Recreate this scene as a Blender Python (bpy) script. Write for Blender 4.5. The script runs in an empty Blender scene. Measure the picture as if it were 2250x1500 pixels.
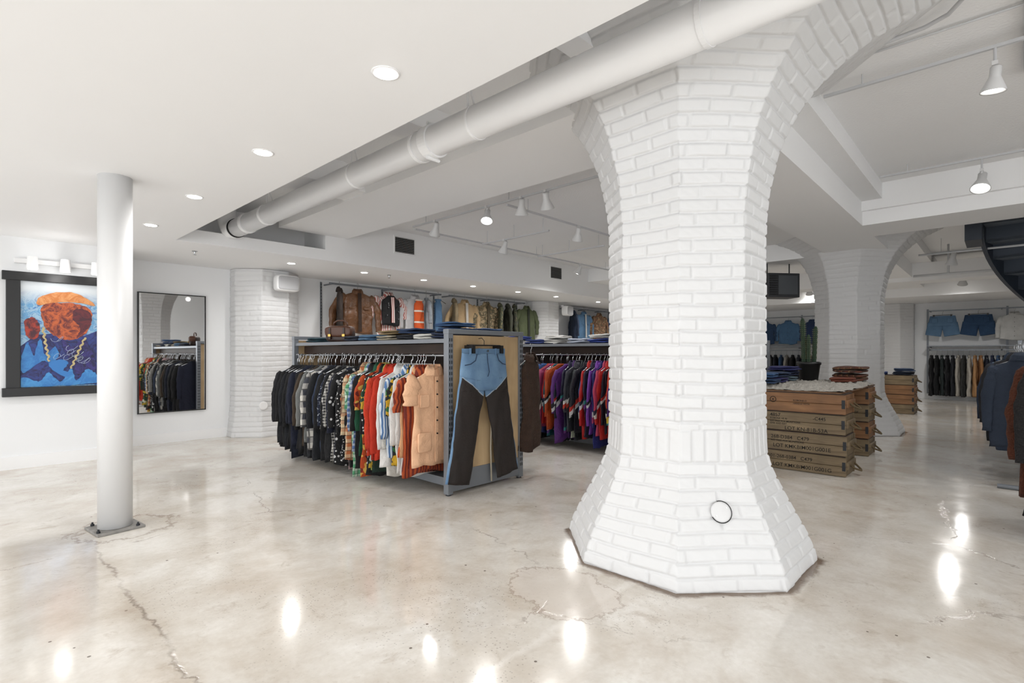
import bpy, bmesh, math, random
import numpy as np
from mathutils import Vector, Matrix, noise
random.seed(11)
S = bpy.context.scene
COL = S.collection
R = random.uniform

# ------------------------------------------------------------------ materials
def lin(c):
    r = []
    for v in c:
        v = v / 255.0
        r.append(v / 12.92 if v <= 0.04045 else ((v + 0.055) / 1.055) ** 2.4)
    return (r[0], r[1], r[2], 1.0)

def newmat(name):
    m = bpy.data.materials.new(name)
    m.use_nodes = True
    nt = m.node_tree
    return m, nt, nt.nodes['Principled BSDF']

def plug(nt, sock, v):
    if isinstance(v, bpy.types.NodeSocket):
        nt.links.new(v, sock)
    else:
        sock.default_value = v

def MA(nt, op, a, b=None, c=None, clamp=False):
    n = nt.nodes.new('ShaderNodeMath'); n.operation = op; n.use_clamp = clamp
    plug(nt, n.inputs[0], a)
    if b is not None: plug(nt, n.inputs[1], b)
    if c is not None: plug(nt, n.inputs[2], c)
    return n.outputs[0]

def MIX(nt, f, a, b, blend='MIX'):
    n = nt.nodes.new('ShaderNodeMix'); n.data_type = 'RGBA'; n.blend_type = blend
    plug(nt, n.inputs[0], f); plug(nt, n.inputs[6], a); plug(nt, n.inputs[7], b)
    return n.outputs[2]

def NOISE(nt, vec, scale, detail=3, rough=0.5, dist=0.0):
    n = nt.nodes.new('ShaderNodeTexNoise')
    n.inputs['Scale'].default_value = scale; n.inputs['Detail'].default_value = detail
    n.inputs['Roughness'].default_value = rough; n.inputs['Distortion'].default_value = dist
    if vec is not None: nt.links.new(vec, n.inputs['Vector'])
    return n

def VOR(nt, vec, scale, feature='F1'):
    n = nt.nodes.new('ShaderNodeTexVoronoi'); n.feature = feature
    n.inputs['Scale'].default_value = scale
    nt.links.new(vec, n.inputs['Vector'])
    return n

def RAMP(nt, fac, stops, const=False):
    n = nt.nodes.new('ShaderNodeValToRGB')
    if const: n.color_ramp.interpolation = 'CONSTANT'
    e = n.color_ramp.elements
    while len(e) < len(stops): e.new(0.5)
    for i, (p, c) in enumerate(stops):
        e[i].position = p; e[i].color = c
    nt.links.new(fac, n.inputs[0])
    return n.outputs[0]

def MAPR(nt, v, a, b, c=0.0, d=1.0):
    n = nt.nodes.new('ShaderNodeMapRange'); n.clamp = True
    nt.links.new(v, n.inputs[0])
    for i, x in enumerate((a, b, c, d)): n.inputs[i + 1].default_value = x
    return n.outputs[0]

def BUMP(nt, h, strength, dist, bsdf):
    n = nt.nodes.new('ShaderNodeBump'); n.inputs['Strength'].default_value = strength
    n.inputs['Distance'].default_value = dist
    nt.links.new(h, n.inputs['Height']); nt.links.new(n.outputs[0], bsdf.inputs['Normal'])

def OC(nt):
    return nt.nodes.new('ShaderNodeTexCoord').outputs['Object']

def mat(name, col, rough=0.5, metal=0.0, var=0.06, scale=6.0, bump=0.0, bscale=40.0, bdist=0.005):
    m, nt, b = newmat(name)
    c = lin(col)
    o = OC(nt)
    n = NOISE(nt, o, scale, 3)
    d = tuple(x * (1 - var * 2) for x in c[:3]) + (1,)
    nt.links.new(MIX(nt, n.outputs[0], d, c), b.inputs['Base Color'])
    b.inputs['Roughness'].default_value = rough
    b.inputs['Metallic'].default_value = metal
    if bump:
        n2 = NOISE(nt, o, bscale, 3)
        BUMP(nt, n2.outputs[0], bump, bdist, b)
    return m

def emit(name, col, st):
    m, nt, b = newmat(name)
    b.inputs['Base Color'].default_value = lin(col)
    b.inputs['Emission Color'].default_value = lin(col)
    b.inputs['Emission Strength'].default_value = st
    return m

_cc = {}
def cloth(pattern, c1, c2=(240, 240, 240), c3=(30, 30, 30), s=14.0, rough=0.85):
    key = (pattern, c1, c2, c3, s)
    if key in _cc: return _cc[key]
    m, nt, b = newmat('cloth_' + pattern)
    o = OC(nt)
    sp = nt.nodes.new('ShaderNodeSeparateXYZ'); nt.links.new(o, sp.inputs[0])
    x = MA(nt, 'ADD', sp.outputs[0], MA(nt, 'MULTIPLY', sp.outputs[1], 0.7)); z = sp.outputs[2]
    A, B, C = lin(c1), lin(c2), lin(c3)
    if pattern == 'plain':
        n = NOISE(nt, o, 7, 4)
        col = MIX(nt, n.outputs[0], tuple(v * 0.7 for v in A[:3]) + (1,), tuple(min(1, v * 1.15) for v in A[:3]) + (1,))
    elif pattern == 'stripev':
        col = MIX(nt, MA(nt, 'GREATER_THAN', MA(nt, 'FRACT', MA(nt, 'MULTIPLY', x, s)), 0.5), A, B)
    elif pattern == 'stripeh':
        f = MA(nt, 'FRACT', MA(nt, 'MULTIPLY', z, s))
        col = MIX(nt, MA(nt, 'GREATER_THAN', f, 0.5), A, B)
        col = MIX(nt, MA(nt, 'GREATER_THAN', f, 0.85), col, C)
    elif pattern == 'plaid':
        fx = MA(nt, 'FRACT', MA(nt, 'MULTIPLY', x, s)); fz = MA(nt, 'FRACT', MA(nt, 'MULTIPLY', z, s))
        a = MA(nt, 'GREATER_THAN', fx, 0.55); c = MA(nt, 'GREATER_THAN', fz, 0.55)
        col = MIX(nt, MA(nt, 'MULTIPLY', MA(nt, 'ADD', a, c), 0.5), A, B)
        g = MA(nt, 'MAXIMUM', MA(nt, 'LESS_THAN', fx, 0.1), MA(nt, 'LESS_THAN', fz, 0.1))
        col = MIX(nt, MA(nt, 'MULTIPLY', g, 0.8), col, C)
    elif pattern == 'dots':
        v = VOR(nt, o, s * 2.2)
        col = MIX(nt, MA(nt, 'LESS_THAN', v.outputs['Distance'], 0.3), A, B)
    elif pattern == 'floral':
        v = VOR(nt, o, s * 2.0)
        q = nt.nodes.new('ShaderNodeSeparateColor'); nt.links.new(v.outputs['Color'], q.inputs[0])
        col = RAMP(nt, q.outputs[0], [(0, A), (0.45, B), (0.72, C), (0.86, A)], True)
    elif pattern == 'camo':
        n = NOISE(nt, o, s, 2, 0.5, 0.6)
        col = RAMP(nt, n.outputs[0], [(0, A), (0.44, B), (0.54, C), (0.62, A)], True)
    elif pattern == 'blocks':
        n = MA(nt, 'ADD', z, MA(nt, 'MULTIPLY', MA(nt, 'ABSOLUTE', x), 0.9))
        f = MA(nt, 'FRACT', MA(nt, 'MULTIPLY', n, s))
        col = RAMP(nt, f, [(0, A), (0.52, B), (0.60, C), (0.68, A)], True)
    nt.links.new(col, b.inputs['Base Color'])
    b.inputs['Roughness'].default_value = rough
    n2 = NOISE(nt, o, 16, 4, 0.6)
    BUMP(nt, n2.outputs[0], 0.6, 0.025, b)
    _cc[key] = m
    return m

# ------------------------------------------------------------------ mesh builder
class MB:
    def __init__(s): s.v = []; s.f = []; s.m = []
    def add(s, vs, fs, mi=0):
        o = len(s.v)
        s.v += [tuple(v) for v in vs]
        s.f += [[i + o for i in f] for f in fs]
        s.m += [mi] * len(fs)
        return s
    def box(s, x0, x1, y0, y1, z0, z1, mi=0):
        return s.add([(x0, y0, z0), (x1, y0, z0), (x1, y1, z0), (x0, y1, z0), (x0, y0, z1), (x1, y0, z1), (x1, y1, z1), (x0, y1, z1)],
                     [(0, 3, 2, 1), (4, 5, 6, 7), (0, 1, 5, 4), (1, 2, 6, 5), (2, 3, 7, 6), (3, 0, 4, 7)], mi)
    def tube(s, path, r, n=10, mi=0, r2=None, side=None, caps=True):
        P = [Vector(p) for p in path]
        if not isinstance(r, (list, tuple)): r = [r] * len(P)
        if r2 is None: r2 = r
        elif not isinstance(r2, (list, tuple)): r2 = [r2] * len(P)
        rings = []; prev = None
        for i, p in enumerate(P):
            t = (P[min(i + 1, len(P) - 1)] - P[max(i - 1, 0)]).normalized()
            if side is not None:
                b = Vector(side)
            elif prev is not None:
                b = prev
            else:
                b = Vector((0, 0, 1)) if abs(t.z) < 0.9 else Vector((1, 0, 0))
            b = (b - t * b.dot(t)).normalized(); prev = b
            a = b.cross(t).normalized()
            rings.append([p + a * (r[i] * math.cos(2 * math.pi * k / n)) + b * (r2[i] * math.sin(2 * math.pi * k / n)) for k in range(n)])
        vs = [v for g in rings for v in g]; fs = []
        for i in range(len(P) - 1):
            for k in range(n):
                k2 = (k + 1) % n
                fs.append((i * n + k, i * n + k2, (i + 1) * n + k2, (i + 1) * n + k))
        if caps:
            fs.append(tuple(range(n - 1, -1, -1))); fs.append(tuple((len(P) - 1) * n + k for k in range(n)))
        return s.add(vs, fs, mi)
    def cyl(s, p0, p1, r0, r1=None, n=20, mi=0, caps=True):
        return s.tube([p0, p1], [r0, r0 if r1 is None else r1], n, mi, caps=caps)
    def lathe(s, prof, n=28, c=(0, 0, 0), mi=0, rib=0, ribamp=0.0):
        vs = []; fs = []
        for (r, z) in prof:
            for k in range(n):
                a = 2 * math.pi * k / n
                rr = r * (1 + ribamp * math.cos(rib * a)) if rib else r
                vs.append((c[0] + rr * math.cos(a), c[1] + rr * math.sin(a), c[2] + z))
        for i in range(len(prof) - 1):
            for k in range(n):
                k2 = (k + 1) % n
                fs.append((i * n + k, i * n + k2, (i + 1) * n + k2, (i + 1) * n + k))
        fs.append(tuple(range(n - 1, -1, -1))); fs.append(tuple((len(prof) - 1) * n + k for k in range(n)))
        return s.add(vs, fs, mi)
    def se(s, c, sx, sy, sz, e1=0.4, e2=0.4, nu=28, nv=12, amp=0.0, seed=0.0, mi=0, fr=9.0):
        def pw(v, e): return math.copysign(abs(v) ** e, v)
        vs = []; fs = []
        for i in range(nv + 1):
            ph = -math.pi / 2 + math.pi * i / nv
            for k in range(nu):
                th = 2 * math.pi * k / nu
                x = sx * pw(math.cos(ph), e1) * pw(math.cos(th), e2)
                y = sy * pw(math.cos(ph), e1) * pw(math.sin(th), e2)
                z = sz * pw(math.sin(ph), e1)
                if amp:
                    q = noise.noise_vector(Vector((x * fr + seed, y * fr, z * fr + seed)))
                    x += q.x * amp; y += q.y * amp; z += q.z * amp * 0.6
                vs.append((c[0] + x, c[1] + y, c[2] + z))
        for i in range(nv):
            for k in range(nu):
                k2 = (k + 1) % nu
                fs.append((i * nu + k, i * nu + k2, (i + 1) * nu + k2, (i + 1) * nu + k))
        return s.add(vs, fs, mi)
    def mesh(s, name, mats, smooth=False):
        me = bpy.data.meshes.new(name)
        me.from_pydata(s.v, [], s.f)
        for m in (mats if isinstance(mats, (list, tuple)) else [mats]): me.materials.append(m)
        me.polygons.foreach_set('material_index', s.m)
        if smooth: me.polygons.foreach_set('use_smooth', [True] * len(s.f))
        me.update()
        return me
    def obj(s, name, mats, loc=(0, 0, 0), rot=(0, 0, 0), parent=None, smooth=False, bevel=0.0):
        return mkobj(name, s.mesh(name, mats, smooth), loc, rot, parent, bevel)

def mkobj(name, me, loc=(0, 0, 0), rot=(0, 0, 0), parent=None, bevel=0.0):
    o = bpy.data.objects.new(name, me)
    COL.objects.link(o)
    o.location = loc; o.rotation_euler = rot
    if parent is not None: o.parent = parent
    if bevel:
        b = o.modifiers.new('bevel', 'BEVEL'); b.width = bevel; b.segments = 2; b.limit_method = 'ANGLE'
    return o

def empty(name, loc, rot=(0, 0, 0)):
    e = bpy.data.objects.new(name, None); e.empty_display_size = 0.1
    COL.objects.link(e); e.location = loc; e.rotation_euler = rot
    return e

def tag(o, label, cat, group=None):
    n = len(label.split())
    if n < 4:
        label += ' neatly folded on shelf' if 'folded' in label and n < 4 else ' on wire hanger'
    o['label'] = label; o['category'] = cat
    if group: o['group'] = group
    return o

def struct(name, x0, x1, y0, y1, z0, z1, m, label=None):
    cx, cy, cz = (x0 + x1) / 2, (y0 + y1) / 2, z0
    o = MB().box(x0 - cx, x1 - cx, y0 - cy, y1 - cy, z0 - cz, z1 - cz).obj(name, m, (cx, cy, cz))
    o['kind'] = 'structure'
    if label: o['label'] = label
    return o

LK = 0.60
def light(parent, loc, energy, radius=0.05, col=(1, 0.99, 0.975), kind='POINT', rot=(0, 0, 0), size=2.4, world=False):
    l = bpy.data.lights.new('lamp_light', kind); l.energy = energy * LK; l.color = col
    l.shadow_soft_size = radius
    if kind == 'SPOT': l.spot_size = size; l.spot_blend = 0.7
    o = bpy.data.objects.new('lamp_light', l); COL.objects.link(o); o.location = loc; o.rotation_euler = rot
    o.parent = parent
    return o

# ------------------------------------------------------------------ base materials
M_white = mat('white_wall_paint', (232, 233, 234), 0.6, var=0.012, scale=1.5, bump=0.05, bscale=60)
M_ceil = mat('white_ceiling_paint', (241, 241, 241), 0.6, var=0.012, scale=1.2, bump=0.08, bscale=30)
M_ceil2 = mat('white_textured_ceiling', (238, 238, 238), 0.7, var=0.02, scale=2, bump=0.3, bscale=50, bdist=0.01)
M_brick = mat('white_painted_brick', (213, 213, 213), 0.45, var=0.02, scale=4, bump=0.18, bscale=55, bdist=0.005)
M_steelw = mat('white_gloss_paint', (236, 236, 236), 0.35, var=0.01)
M_grey = mat('grey_powder_metal', (126, 130, 136), 0.4, 0.4, var=0.03)
M_dgrey = mat('dark_slot_metal', (50, 52, 56), 0.5, 0.5)
M_black = mat('black_satin', (12, 12, 14), 0.4, var=0.05)
M_dark = mat('dark_void', (18, 18, 18), 0.9)
M_chrome = mat('chrome_metal', (180, 182, 185), 0.2, 1.0, var=0.02)
M_hook = mat('dark_hanger', (35, 34, 36), 0.4, 0.3)
M_concr = mat('worn_pale_metal_plate', (158, 155, 150), 0.6, 0.0, var=0.35, scale=22, bump=0.3)
M_bulb = emit('glowing_bulb', (255, 252, 246), 9.0)
M_bulb2 = emit('soft_glowing_bulb', (255, 252, 246), 4.0)

def wood(name, c1, c2, axis=1, s=1.0, rough=0.55):
    m, nt, b = newmat(name)
    o = OC(nt)
    mp = nt.nodes.new('ShaderNodeMapping'); nt.links.new(o, mp.inputs[0])
    sc = [14 * s, 14 * s, 14 * s]; sc[axis] = 1.5 * s
    mp.inputs['Scale'].default_value = sc
    n = NOISE(nt, mp.outputs[0], 2.0, 6, 0.6, 0.4)
    n2 = NOISE(nt, o, 3.0, 2)
    f = MAPR(nt, n.outputs[0], 0.3, 0.7)
    col = MIX(nt, f, lin(c1), lin(c2))
    col = MIX(nt, MAPR(nt, n2.outputs[0], 0.4, 0.75, 0, 0.6), col, tuple(v * 0.4 for v in lin(c1)[:3]) + (1,))
    nt.links.new(col, b.inputs['Base Color']); b.inputs['Roughness'].default_value = rough
    BUMP(nt, n.outputs[0], 0.25, 0.003, b)
    return m
M_ply = wood('light_maple_panel', (182, 152, 112), (194, 168, 130), 2, 0.6)
M_brownboard = wood('dark_brown_board', (44, 30, 22), (60, 42, 31), 1, 0.6)
M_crate_o = wood('orange_pine_wood', (112, 76, 46), (142, 102, 66), 1)
M_crate_g = wood('weathered_crate_wood', (96, 80, 58), (134, 116, 88), 1)

# floor ---------------------------------------------------------------
def floor_mat():
    m, nt, b = newmat('polished_concrete')
    o = nt.nodes.new('ShaderNodeNewGeometry').outputs['Position']
    sp = nt.nodes.new('ShaderNodeSeparateXYZ'); nt.links.new(o, sp.inputs[0])
    X, Y = sp.outputs[0], sp.outputs[1]
    n1 = NOISE(nt, o, 0.7, 6, 0.6, 0.6)
    n2 = NOISE(nt, o, 1.9, 9, 0.66, 0.3)
    n3 = NOISE(nt, o, 38, 3, 0.6)
    n4 = NOISE(nt, o, 5.5, 6, 0.7, 0.5)
    n5 = NOISE(nt, o, 1.1, 4, 0.6, 0.8)
    base = MIX(nt, MAPR(nt, n1.outputs[0], 0.34, 0.62), lin((205, 197, 186)), lin((226, 222, 215)))
    base = MIX(nt, MAPR(nt, n2.outputs[0], 0.48, 0.66, 0, 0.75), base, lin((190, 178, 163)))
    base = MIX(nt, MAPR(nt, n2.outputs[0], 0.30, 0.46, 0.8, 0), base, lin((236, 233, 228)))
    base = MIX(nt, MAPR(nt, n5.outputs[0], 0.58, 0.70, 0, 0.3), base, lin((180, 160, 138)))
    base = MIX(nt, MAPR(nt, n4.outputs[0], 0.58, 0.74, 0, 0.5), base, lin((156, 136, 114)))
    base = MIX(nt, MAPR(nt, n3.outputs[0], 0.35, 0.7, 0, 0.12), base, lin((150, 136, 120)))
    v = VOR(nt, o, 80)
    q = nt.nodes.new('ShaderNodeSeparateColor'); nt.links.new(v.outputs['Color'], q.inputs[0])
    spk = MA(nt, 'MULTIPLY', MA(nt, 'LESS_THAN', v.outputs['Distance'], 0.30), MA(nt, 'GREATER_THAN', q.outputs[0], 0.72))
    spk = MA(nt, 'MULTIPLY', spk, MAPR(nt, n1.outputs[0], 0.48, 0.38, 0.02, 0.45))
    base = MIX(nt, spk, base, lin((112, 102, 92)))
    v2 = VOR(nt, o, 9)
    q2 = nt.nodes.new('ShaderNodeSeparateColor'); nt.links.new(v2.outputs['Color'], q2.inputs[0])
    pit = MA(nt, 'MULTIPLY', MA(nt, 'LESS_THAN', v2.outputs['Distance'], 0.06), MA(nt, 'GREATER_THAN', q2.outputs[1], 0.7))
    base = MIX(nt, MA(nt, 'MULTIPLY', pit, 0.8), base, lin((80, 66, 55)))
    mpn = nt.nodes.new('ShaderNodeMixRGB'); mpn.blend_type = 'ADD'; mpn.inputs[0].default_value = 0.22
    nt.links.new(o, mpn.inputs[1]); nt.links.new(n4.outputs['Color'], mpn.inputs[2])
    ve = VOR(nt, mpn.outputs[0], 0.42, 'DISTANCE_TO_EDGE')
    cr = MAPR(nt, ve.outputs['Distance'], 0.0, 0.004, 1, 0)
    cr = MA(nt, 'MULTIPLY', cr, MAPR(nt, n5.outputs[0], 0.50, 0.56))
    base = MIX(nt, MA(nt, 'MULTIPLY', cr, 0.5), base, lin((116, 98, 82)))
    wob = MA(nt, 'MULTIPLY', MA(nt, 'SUBTRACT', n4.outputs[0], 0.5), 0.14)
    def joint(coord, pos, width, lo, hi):
        d = MA(nt, 'ABSOLUTE', MA(nt, 'ADD', MA(nt, 'SUBTRACT', coord, pos), wob))
        k = MAPR(nt, d, 0.002, width, 1, 0)
        return MA(nt, 'MULTIPLY', k, MAPR(nt, n2.outputs[0], lo, hi, 0.25, 1))
    j = joint(X, 0.60, 0.013, 0.42, 0.56)
    j = MA(nt, 'MULTIPLY', j, MA(nt, 'LESS_THAN', Y, 4.1))
    halo = MA(nt, 'MULTIPLY', joint(X, 0.58, 0.12, 0.40, 0.62), MA(nt, 'LESS_THAN', Y, 4.2))
    base = MIX(nt, MA(nt, 'MULTIPLY', halo, 0.5), base, lin((160, 142, 120)))
    base = MIX(nt, MA(nt, 'MULTIPLY', j, 0.6), base, lin((96, 80, 64)))
    j3 = MA(nt, 'MULTIPLY', joint(X, -0.02, 0.013, 0.42, 0.55), MA(nt, 'GREATER_THAN', Y, 2.6))
    base = MIX(nt, MA(nt, 'MULTIPLY', j3, 0.6), base, lin((104, 88, 72)))
    j2 = MA(nt, 'MULTIPLY', joint(Y, 1.42, 0.03, 0.3, 0.5), MA(nt, 'LESS_THAN', X, 2.5))
    base = MIX(nt, MA(nt, 'MULTIPLY', j2, 0.4), base, lin((236, 232, 226)))
    dx = MA(nt, 'SUBTRACT', X, 2.10); dy = MA(nt, 'SUBTRACT', Y, 1.64)
    rr = MA(nt, 'SQRT', MA(nt, 'ADD', MA(nt, 'MULTIPLY', dx, dx), MA(nt, 'MULTIPLY', dy, dy)))
    rr = MA(nt, 'ADD', rr, MA(nt, 'MULTIPLY', MA(nt, 'ADD', wob, MA(nt, 'MULTIPLY', MA(nt, 'SUBTRACT', n2.outputs[0], .5), .25)), 2.2))
    base = MIX(nt, MAPR(nt, rr, 0.25, 0.27, 0.6, 0), base, lin((208, 198, 188)))
    ring = MA(nt, 'MULTIPLY', MAPR(nt, rr, 0.250, 0.262, 0, 1), MAPR(nt, rr, 0.264, 0.280, 1, 0))
    base = MIX(nt, MA(nt, 'MULTIPLY', ring, 0.5), base, lin((136, 112, 92)))
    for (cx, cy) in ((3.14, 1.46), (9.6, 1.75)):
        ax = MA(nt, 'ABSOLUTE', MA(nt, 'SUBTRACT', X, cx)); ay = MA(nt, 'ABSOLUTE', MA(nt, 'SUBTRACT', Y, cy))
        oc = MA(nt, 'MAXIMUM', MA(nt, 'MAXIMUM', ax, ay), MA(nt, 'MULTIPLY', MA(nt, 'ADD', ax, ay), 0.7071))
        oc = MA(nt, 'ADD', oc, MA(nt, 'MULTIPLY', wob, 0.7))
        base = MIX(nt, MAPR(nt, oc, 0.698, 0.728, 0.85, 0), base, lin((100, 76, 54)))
    ax = MA(nt, 'SUBTRACT', X, 0.80); ay = MA(nt, 'SUBTRACT', Y, 4.40)
    pr = MA(nt, 'ADD', MA(nt, 'SQRT', MA(nt, 'ADD', MA(nt, 'MULTIPLY', ax, ax), MA(nt, 'MULTIPLY', ay, ay))), MA(nt, 'MULTIPLY', wob, 3.0))
    pm = MA(nt, 'MULTIPLY', MAPR(nt, pr, 0.25, 0.27, 0, 1), MAPR(nt, pr, 0.27, 0.30, 1, 0))
    base = MIX(nt, MA(nt, 'MULTIPLY', pm, 0.5), base, lin((120, 98, 78)))
    nt.links.new(base, b.inputs['Base Color'])
    rg = MAPR(nt, n2.outputs[0], 0.35, 0.7, 0.06, 0.2)
    nt.links.new(rg, b.inputs['Roughness'])
    b.inputs['IOR'].default_value = 1.6
    h = MA(nt, 'SUBTRACT', MA(nt, 'MULTIPLY', n3.outputs[0], 0.10), MA(nt, 'ADD', cr, j))
    BUMP(nt, h, 0.12, 0.004, b)
    return m
M_floor = floor_mat()

# ------------------------------------------------------------------ room shell
XE = 17.5; YB = 8.15
struct('floor', -4, XE + 0.2, -4, YB + 0.2, -0.12, 0.0, M_floor, 'glossy polished cream concrete floor with stains and cracks')
struct('wall_art', -4, 1.35, 7.45, YB + 0.2, 0, 2.4, M_white, 'smooth white wall')
struct('wall_back', 1.35, XE + 0.2, YB, YB + 0.2, 0, 3.3, M_white, 'smooth white wall')
struct('wall_end', XE, XE + 0.2, -4, YB, 0, 3.3, M_white, 'smooth white end wall')
struct('wall_front', 3.0, XE, -4.2, -4, 0, 3.3, M_white, 'smooth white wall')
struct('ceiling', -4, 1.62, -4, YB + 0.2, 2.4, 3.3, M_ceil, 'low smooth white ceiling')
struct('ceiling', 1.62, XE + 0.2, 1.0, YB, 2.97, 3.3, M_ceil2, 'raised white ceiling')
struct('ceiling', 1.62, XE + 0.2, -4, 1.0, 3.15, 3.3, M_ceil2, 'raised white ceiling')
struct('ceiling', 3.3, XE, 6.4, YB, 2.4, 2.97, M_ceil, 'white soffit over the display wall')
struct('ceiling', 1.62, 3.3, 6.4, YB, 2.4, 2.54, M_ceil, 'white soffit ledge')
struct('ceiling', 1.62, 3.3, 7.0, YB, 2.54, 2.97, M_ceil)
struct('trim_1', 2.7, 3.6, 1.9, 6.4, 2.72, 2.97, M_ceil, 'white ceiling beam')
struct('trim_2', 3.4, 9.3, 1.2, 1.95, 2.70, 3.15, M_ceil, 'white ceiling beam')
struct('trim_3', 7.27, 8.1, -4, 1.2, 2.86, 3.15, M_ceil, 'white ceiling beam')
struct('trim_4', 7.33, 8.1, -4, 1.2, 2.70, 2.86, M_ceil, 'white ceiling beam')
struct('trim_5', 9.2, 10.0, 2.0, 6.4, 2.70, 2.97, M_ceil, 'white ceiling beam')
struct('trim_6', 13.0, 13.6, -4, 6.4, 2.62, 2.97, M_ceil, 'white ceiling beam')
struct('trim_7', 10.0, XE, 1.3, 2.1, 2.70, 2.97, M_ceil, 'white ceiling beam')
struct('trim_8', 1.62, 2.7, 4.45, 4.85, 2.74, 2.97, M_ceil, 'white ceiling cross beam')
struct('trim_9', 1.62, 2.7, 3.0, 3.25, 2.80, 2.97, M_ceil, 'white ceiling cross beam')
struct('trim_10', 1.62, 2.7, 1.6, 1.75, 2.84, 2.97, M_ceil, 'white ceiling cross beam')
struct('trim_11', 15.2, XE, -4, 6.4, 2.5, 2.97, M_ceil, 'white end soffit')
struct('baseboard_art', -4, 1.36, 7.432, 7.45, 0, 0.13, M_steelw)
struct('baseboard_back', 1.36, XE, YB - 0.018, YB, 0, 0.13, M_steelw)
struct('baseboard_end', XE - 0.018, XE, -4, YB - 0.02, 0, 0.13, M_steelw)

# ------------------------------------------------------------------ brick columns
def column_mesh(name, prof, faces, spf, vstep, clampy=None, clampx=None, soldier=None):
    zz = np.array([p[0] for p in prof]); aa = np.array([p[1] for p in prof])
    zd = np.linspace(zz[0], zz[-1], 1200); ad = np.interp(zd, zz, aa)
    k = np.ones(81) / 81
    ad = np.convolve(np.pad(ad, 40, mode='edge'), k, mode='valid')
    ds = np.sqrt(np.diff(zd) ** 2 + np.diff(ad) ** 2); s = np.concatenate([[0], np.cumsum(ds)])
    n = int(s[-1] / vstep); sr = np.linspace(0, s[-1], n + 1)
    z = np.interp(sr, s, zd); a = np.interp(sr, s, ad)
    dz = np.gradient(z); da = np.gradient(a); ln = np.sqrt(dz ** 2 + da ** 2); nr = dz / ln; nz = -da / ln
    closed = len(faces) == 8
    cols = []
    for f in faces:
        last = (f == faces[-1]) and not closed
        for j in range(spf + (1 if last else 0)): cols.append((f, -1 + 2 * j / spf))
    F = np.array([c[0] for c in cols]); T = np.array([c[1] for c in cols])
    ang = F * math.pi / 4
    nx, ny = np.cos(ang), np.sin(ang); tx, ty = -ny, nx
    t = np.outer(a, T) * math.tan(math.pi / 8)
    bx = a[:, None] * nx[None] + t * tx[None]; by = a[:, None] * ny[None] + t * ty[None]
    H = 0.072; BL = 0.225
    S2 = np.repeat(sr[:, None], len(cols), 1); Z2 = np.repeat(z[:, None], len(cols), 1)
    wav = 0.004 * np.sin(t * 9 + F[None] * 2 + S2 * 3)
    c = np.floor((S2 + wav) / H); fv = (S2 + wav) / H - c
    off = (c % 2) * 0.5 + F[None] * 0.37 + 0.15 * np.sin(c * 12.9)
    ub = t / BL + off; ci = np.floor(ub); fu = ub - ci
    du = np.minimum(fu, 1 - fu) * BL; dv = np.minimum(fv, 1 - fv) * H
    if soldier:
        msk = (Z2 > soldier[0]) & (Z2 < soldier[1])
        ub2 = t / 0.074 + 0.5; ci2 = np.floor(ub2); fu2 = ub2 - ci2
        du2 = np.minimum(fu2, 1 - fu2) * 0.074
        dv2 = np.minimum(Z2 - soldier[0], soldier[1] - Z2)
        du = np.where(msk, du2, du); dv = np.where(msk, dv2, dv)
        ci = np.where(msk, ci2, ci); c = np.where(msk, 999, c)
    dm = np.minimum(du, dv)
    gw = 0.011
    g = np.clip((gw - dm) / gw, 0, 1); g = g * g * (3 - 2 * g)
    rnd = np.sin(ci * 78.233 + c * 37.719 + F[None] * 11.13) * 43758.5453; rnd = rnd - np.floor(rnd)
    disp = -0.0105 * g + (rnd - 0.5) * 0.0055 + 0.0009 * np.sin(t * 60 + S2 * 47) * np.sin(S2 * 71 + t * 23)
    x = bx + disp * nx[None] * nr[:, None]; y = by + disp * ny[None] * nr[:, None]; zo = Z2 + disp * nz[:, None]
    zo = np.clip(zo, 0.0, zz[-1])
    if clampy is not None: y = np.minimum(y, clampy)
    if clampx is not None: x = np.minimum(x, clampx)
    V = np.stack([x, y, zo], -1).reshape(-1, 3)
    nc = len(cols); nrw = len(sr)
    jj = np.arange(nc if closed else nc - 1); j2 = (jj + 1) % nc
    ii = np.arange(nrw - 1)[:, None] * nc
    Q = np.stack([ii + jj, ii + j2, ii + nc + j2, ii + nc + jj], -1).reshape(-1, 4)
    me = bpy.data.meshes.new(name)
    me.vertices.add(len(V)); me.vertices.foreach_set('co', V.ravel())
    me.loops.add(Q.size); me.loops.foreach_set('vertex_index', Q.ravel().astype(np.int32))
    me.polygons.add(len(Q)); me.polygons.foreach_set('loop_start', np.arange(0, Q.size, 4, dtype=np.int32))
    me.polygons.foreach_set('loop_total', np.full(len(Q), 4, dtype=np.int32))
    me.polygons.foreach_set('use_smooth', np.ones(len(Q), dtype=bool))
    me.materials.append(M_brick)
    me.update(calc_edges=True); me.validate()
    return me
PROF = [(0, .69), (.12, .655), (.25, .590), (.4, .515), (.50, .467), (.58, .442), (.8, .435), (2.0, .435), (2.2, .458), (2.4, .505),
        (2.6, .59), (2.75, .69), (2.9, .85), (3.0, 1.0), (3.15, 1.35)]
me = column_mesh('brick_column', PROF, list(range(8)), 48, 0.006, soldier=(0.60, 0.78))
c1 = mkobj('brick_column', me, (3.14, 1.46, 0))
tag(c1, 'large octagonal white painted brick column with flared base and mushroom capital', 'column')
me2 = column_mesh('brick_column_far', PROF, list(range(8)), 24, 0.012, soldier=(0.60, 0.78))
c2 = mkobj('brick_column', me2, (9.6, 1.75, 0))
tag(c2, 'octagonal white brick column standing behind the crate table', 'column')
PP = [(0, .52), (.1, .50), (.35, .47), (.6, .46), (2.395, .46)]
mp = column_mesh('brick_pilaster', PP, [4, 5, 6, 7, 8], 20, 0.010, clampy=-0.001)
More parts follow.
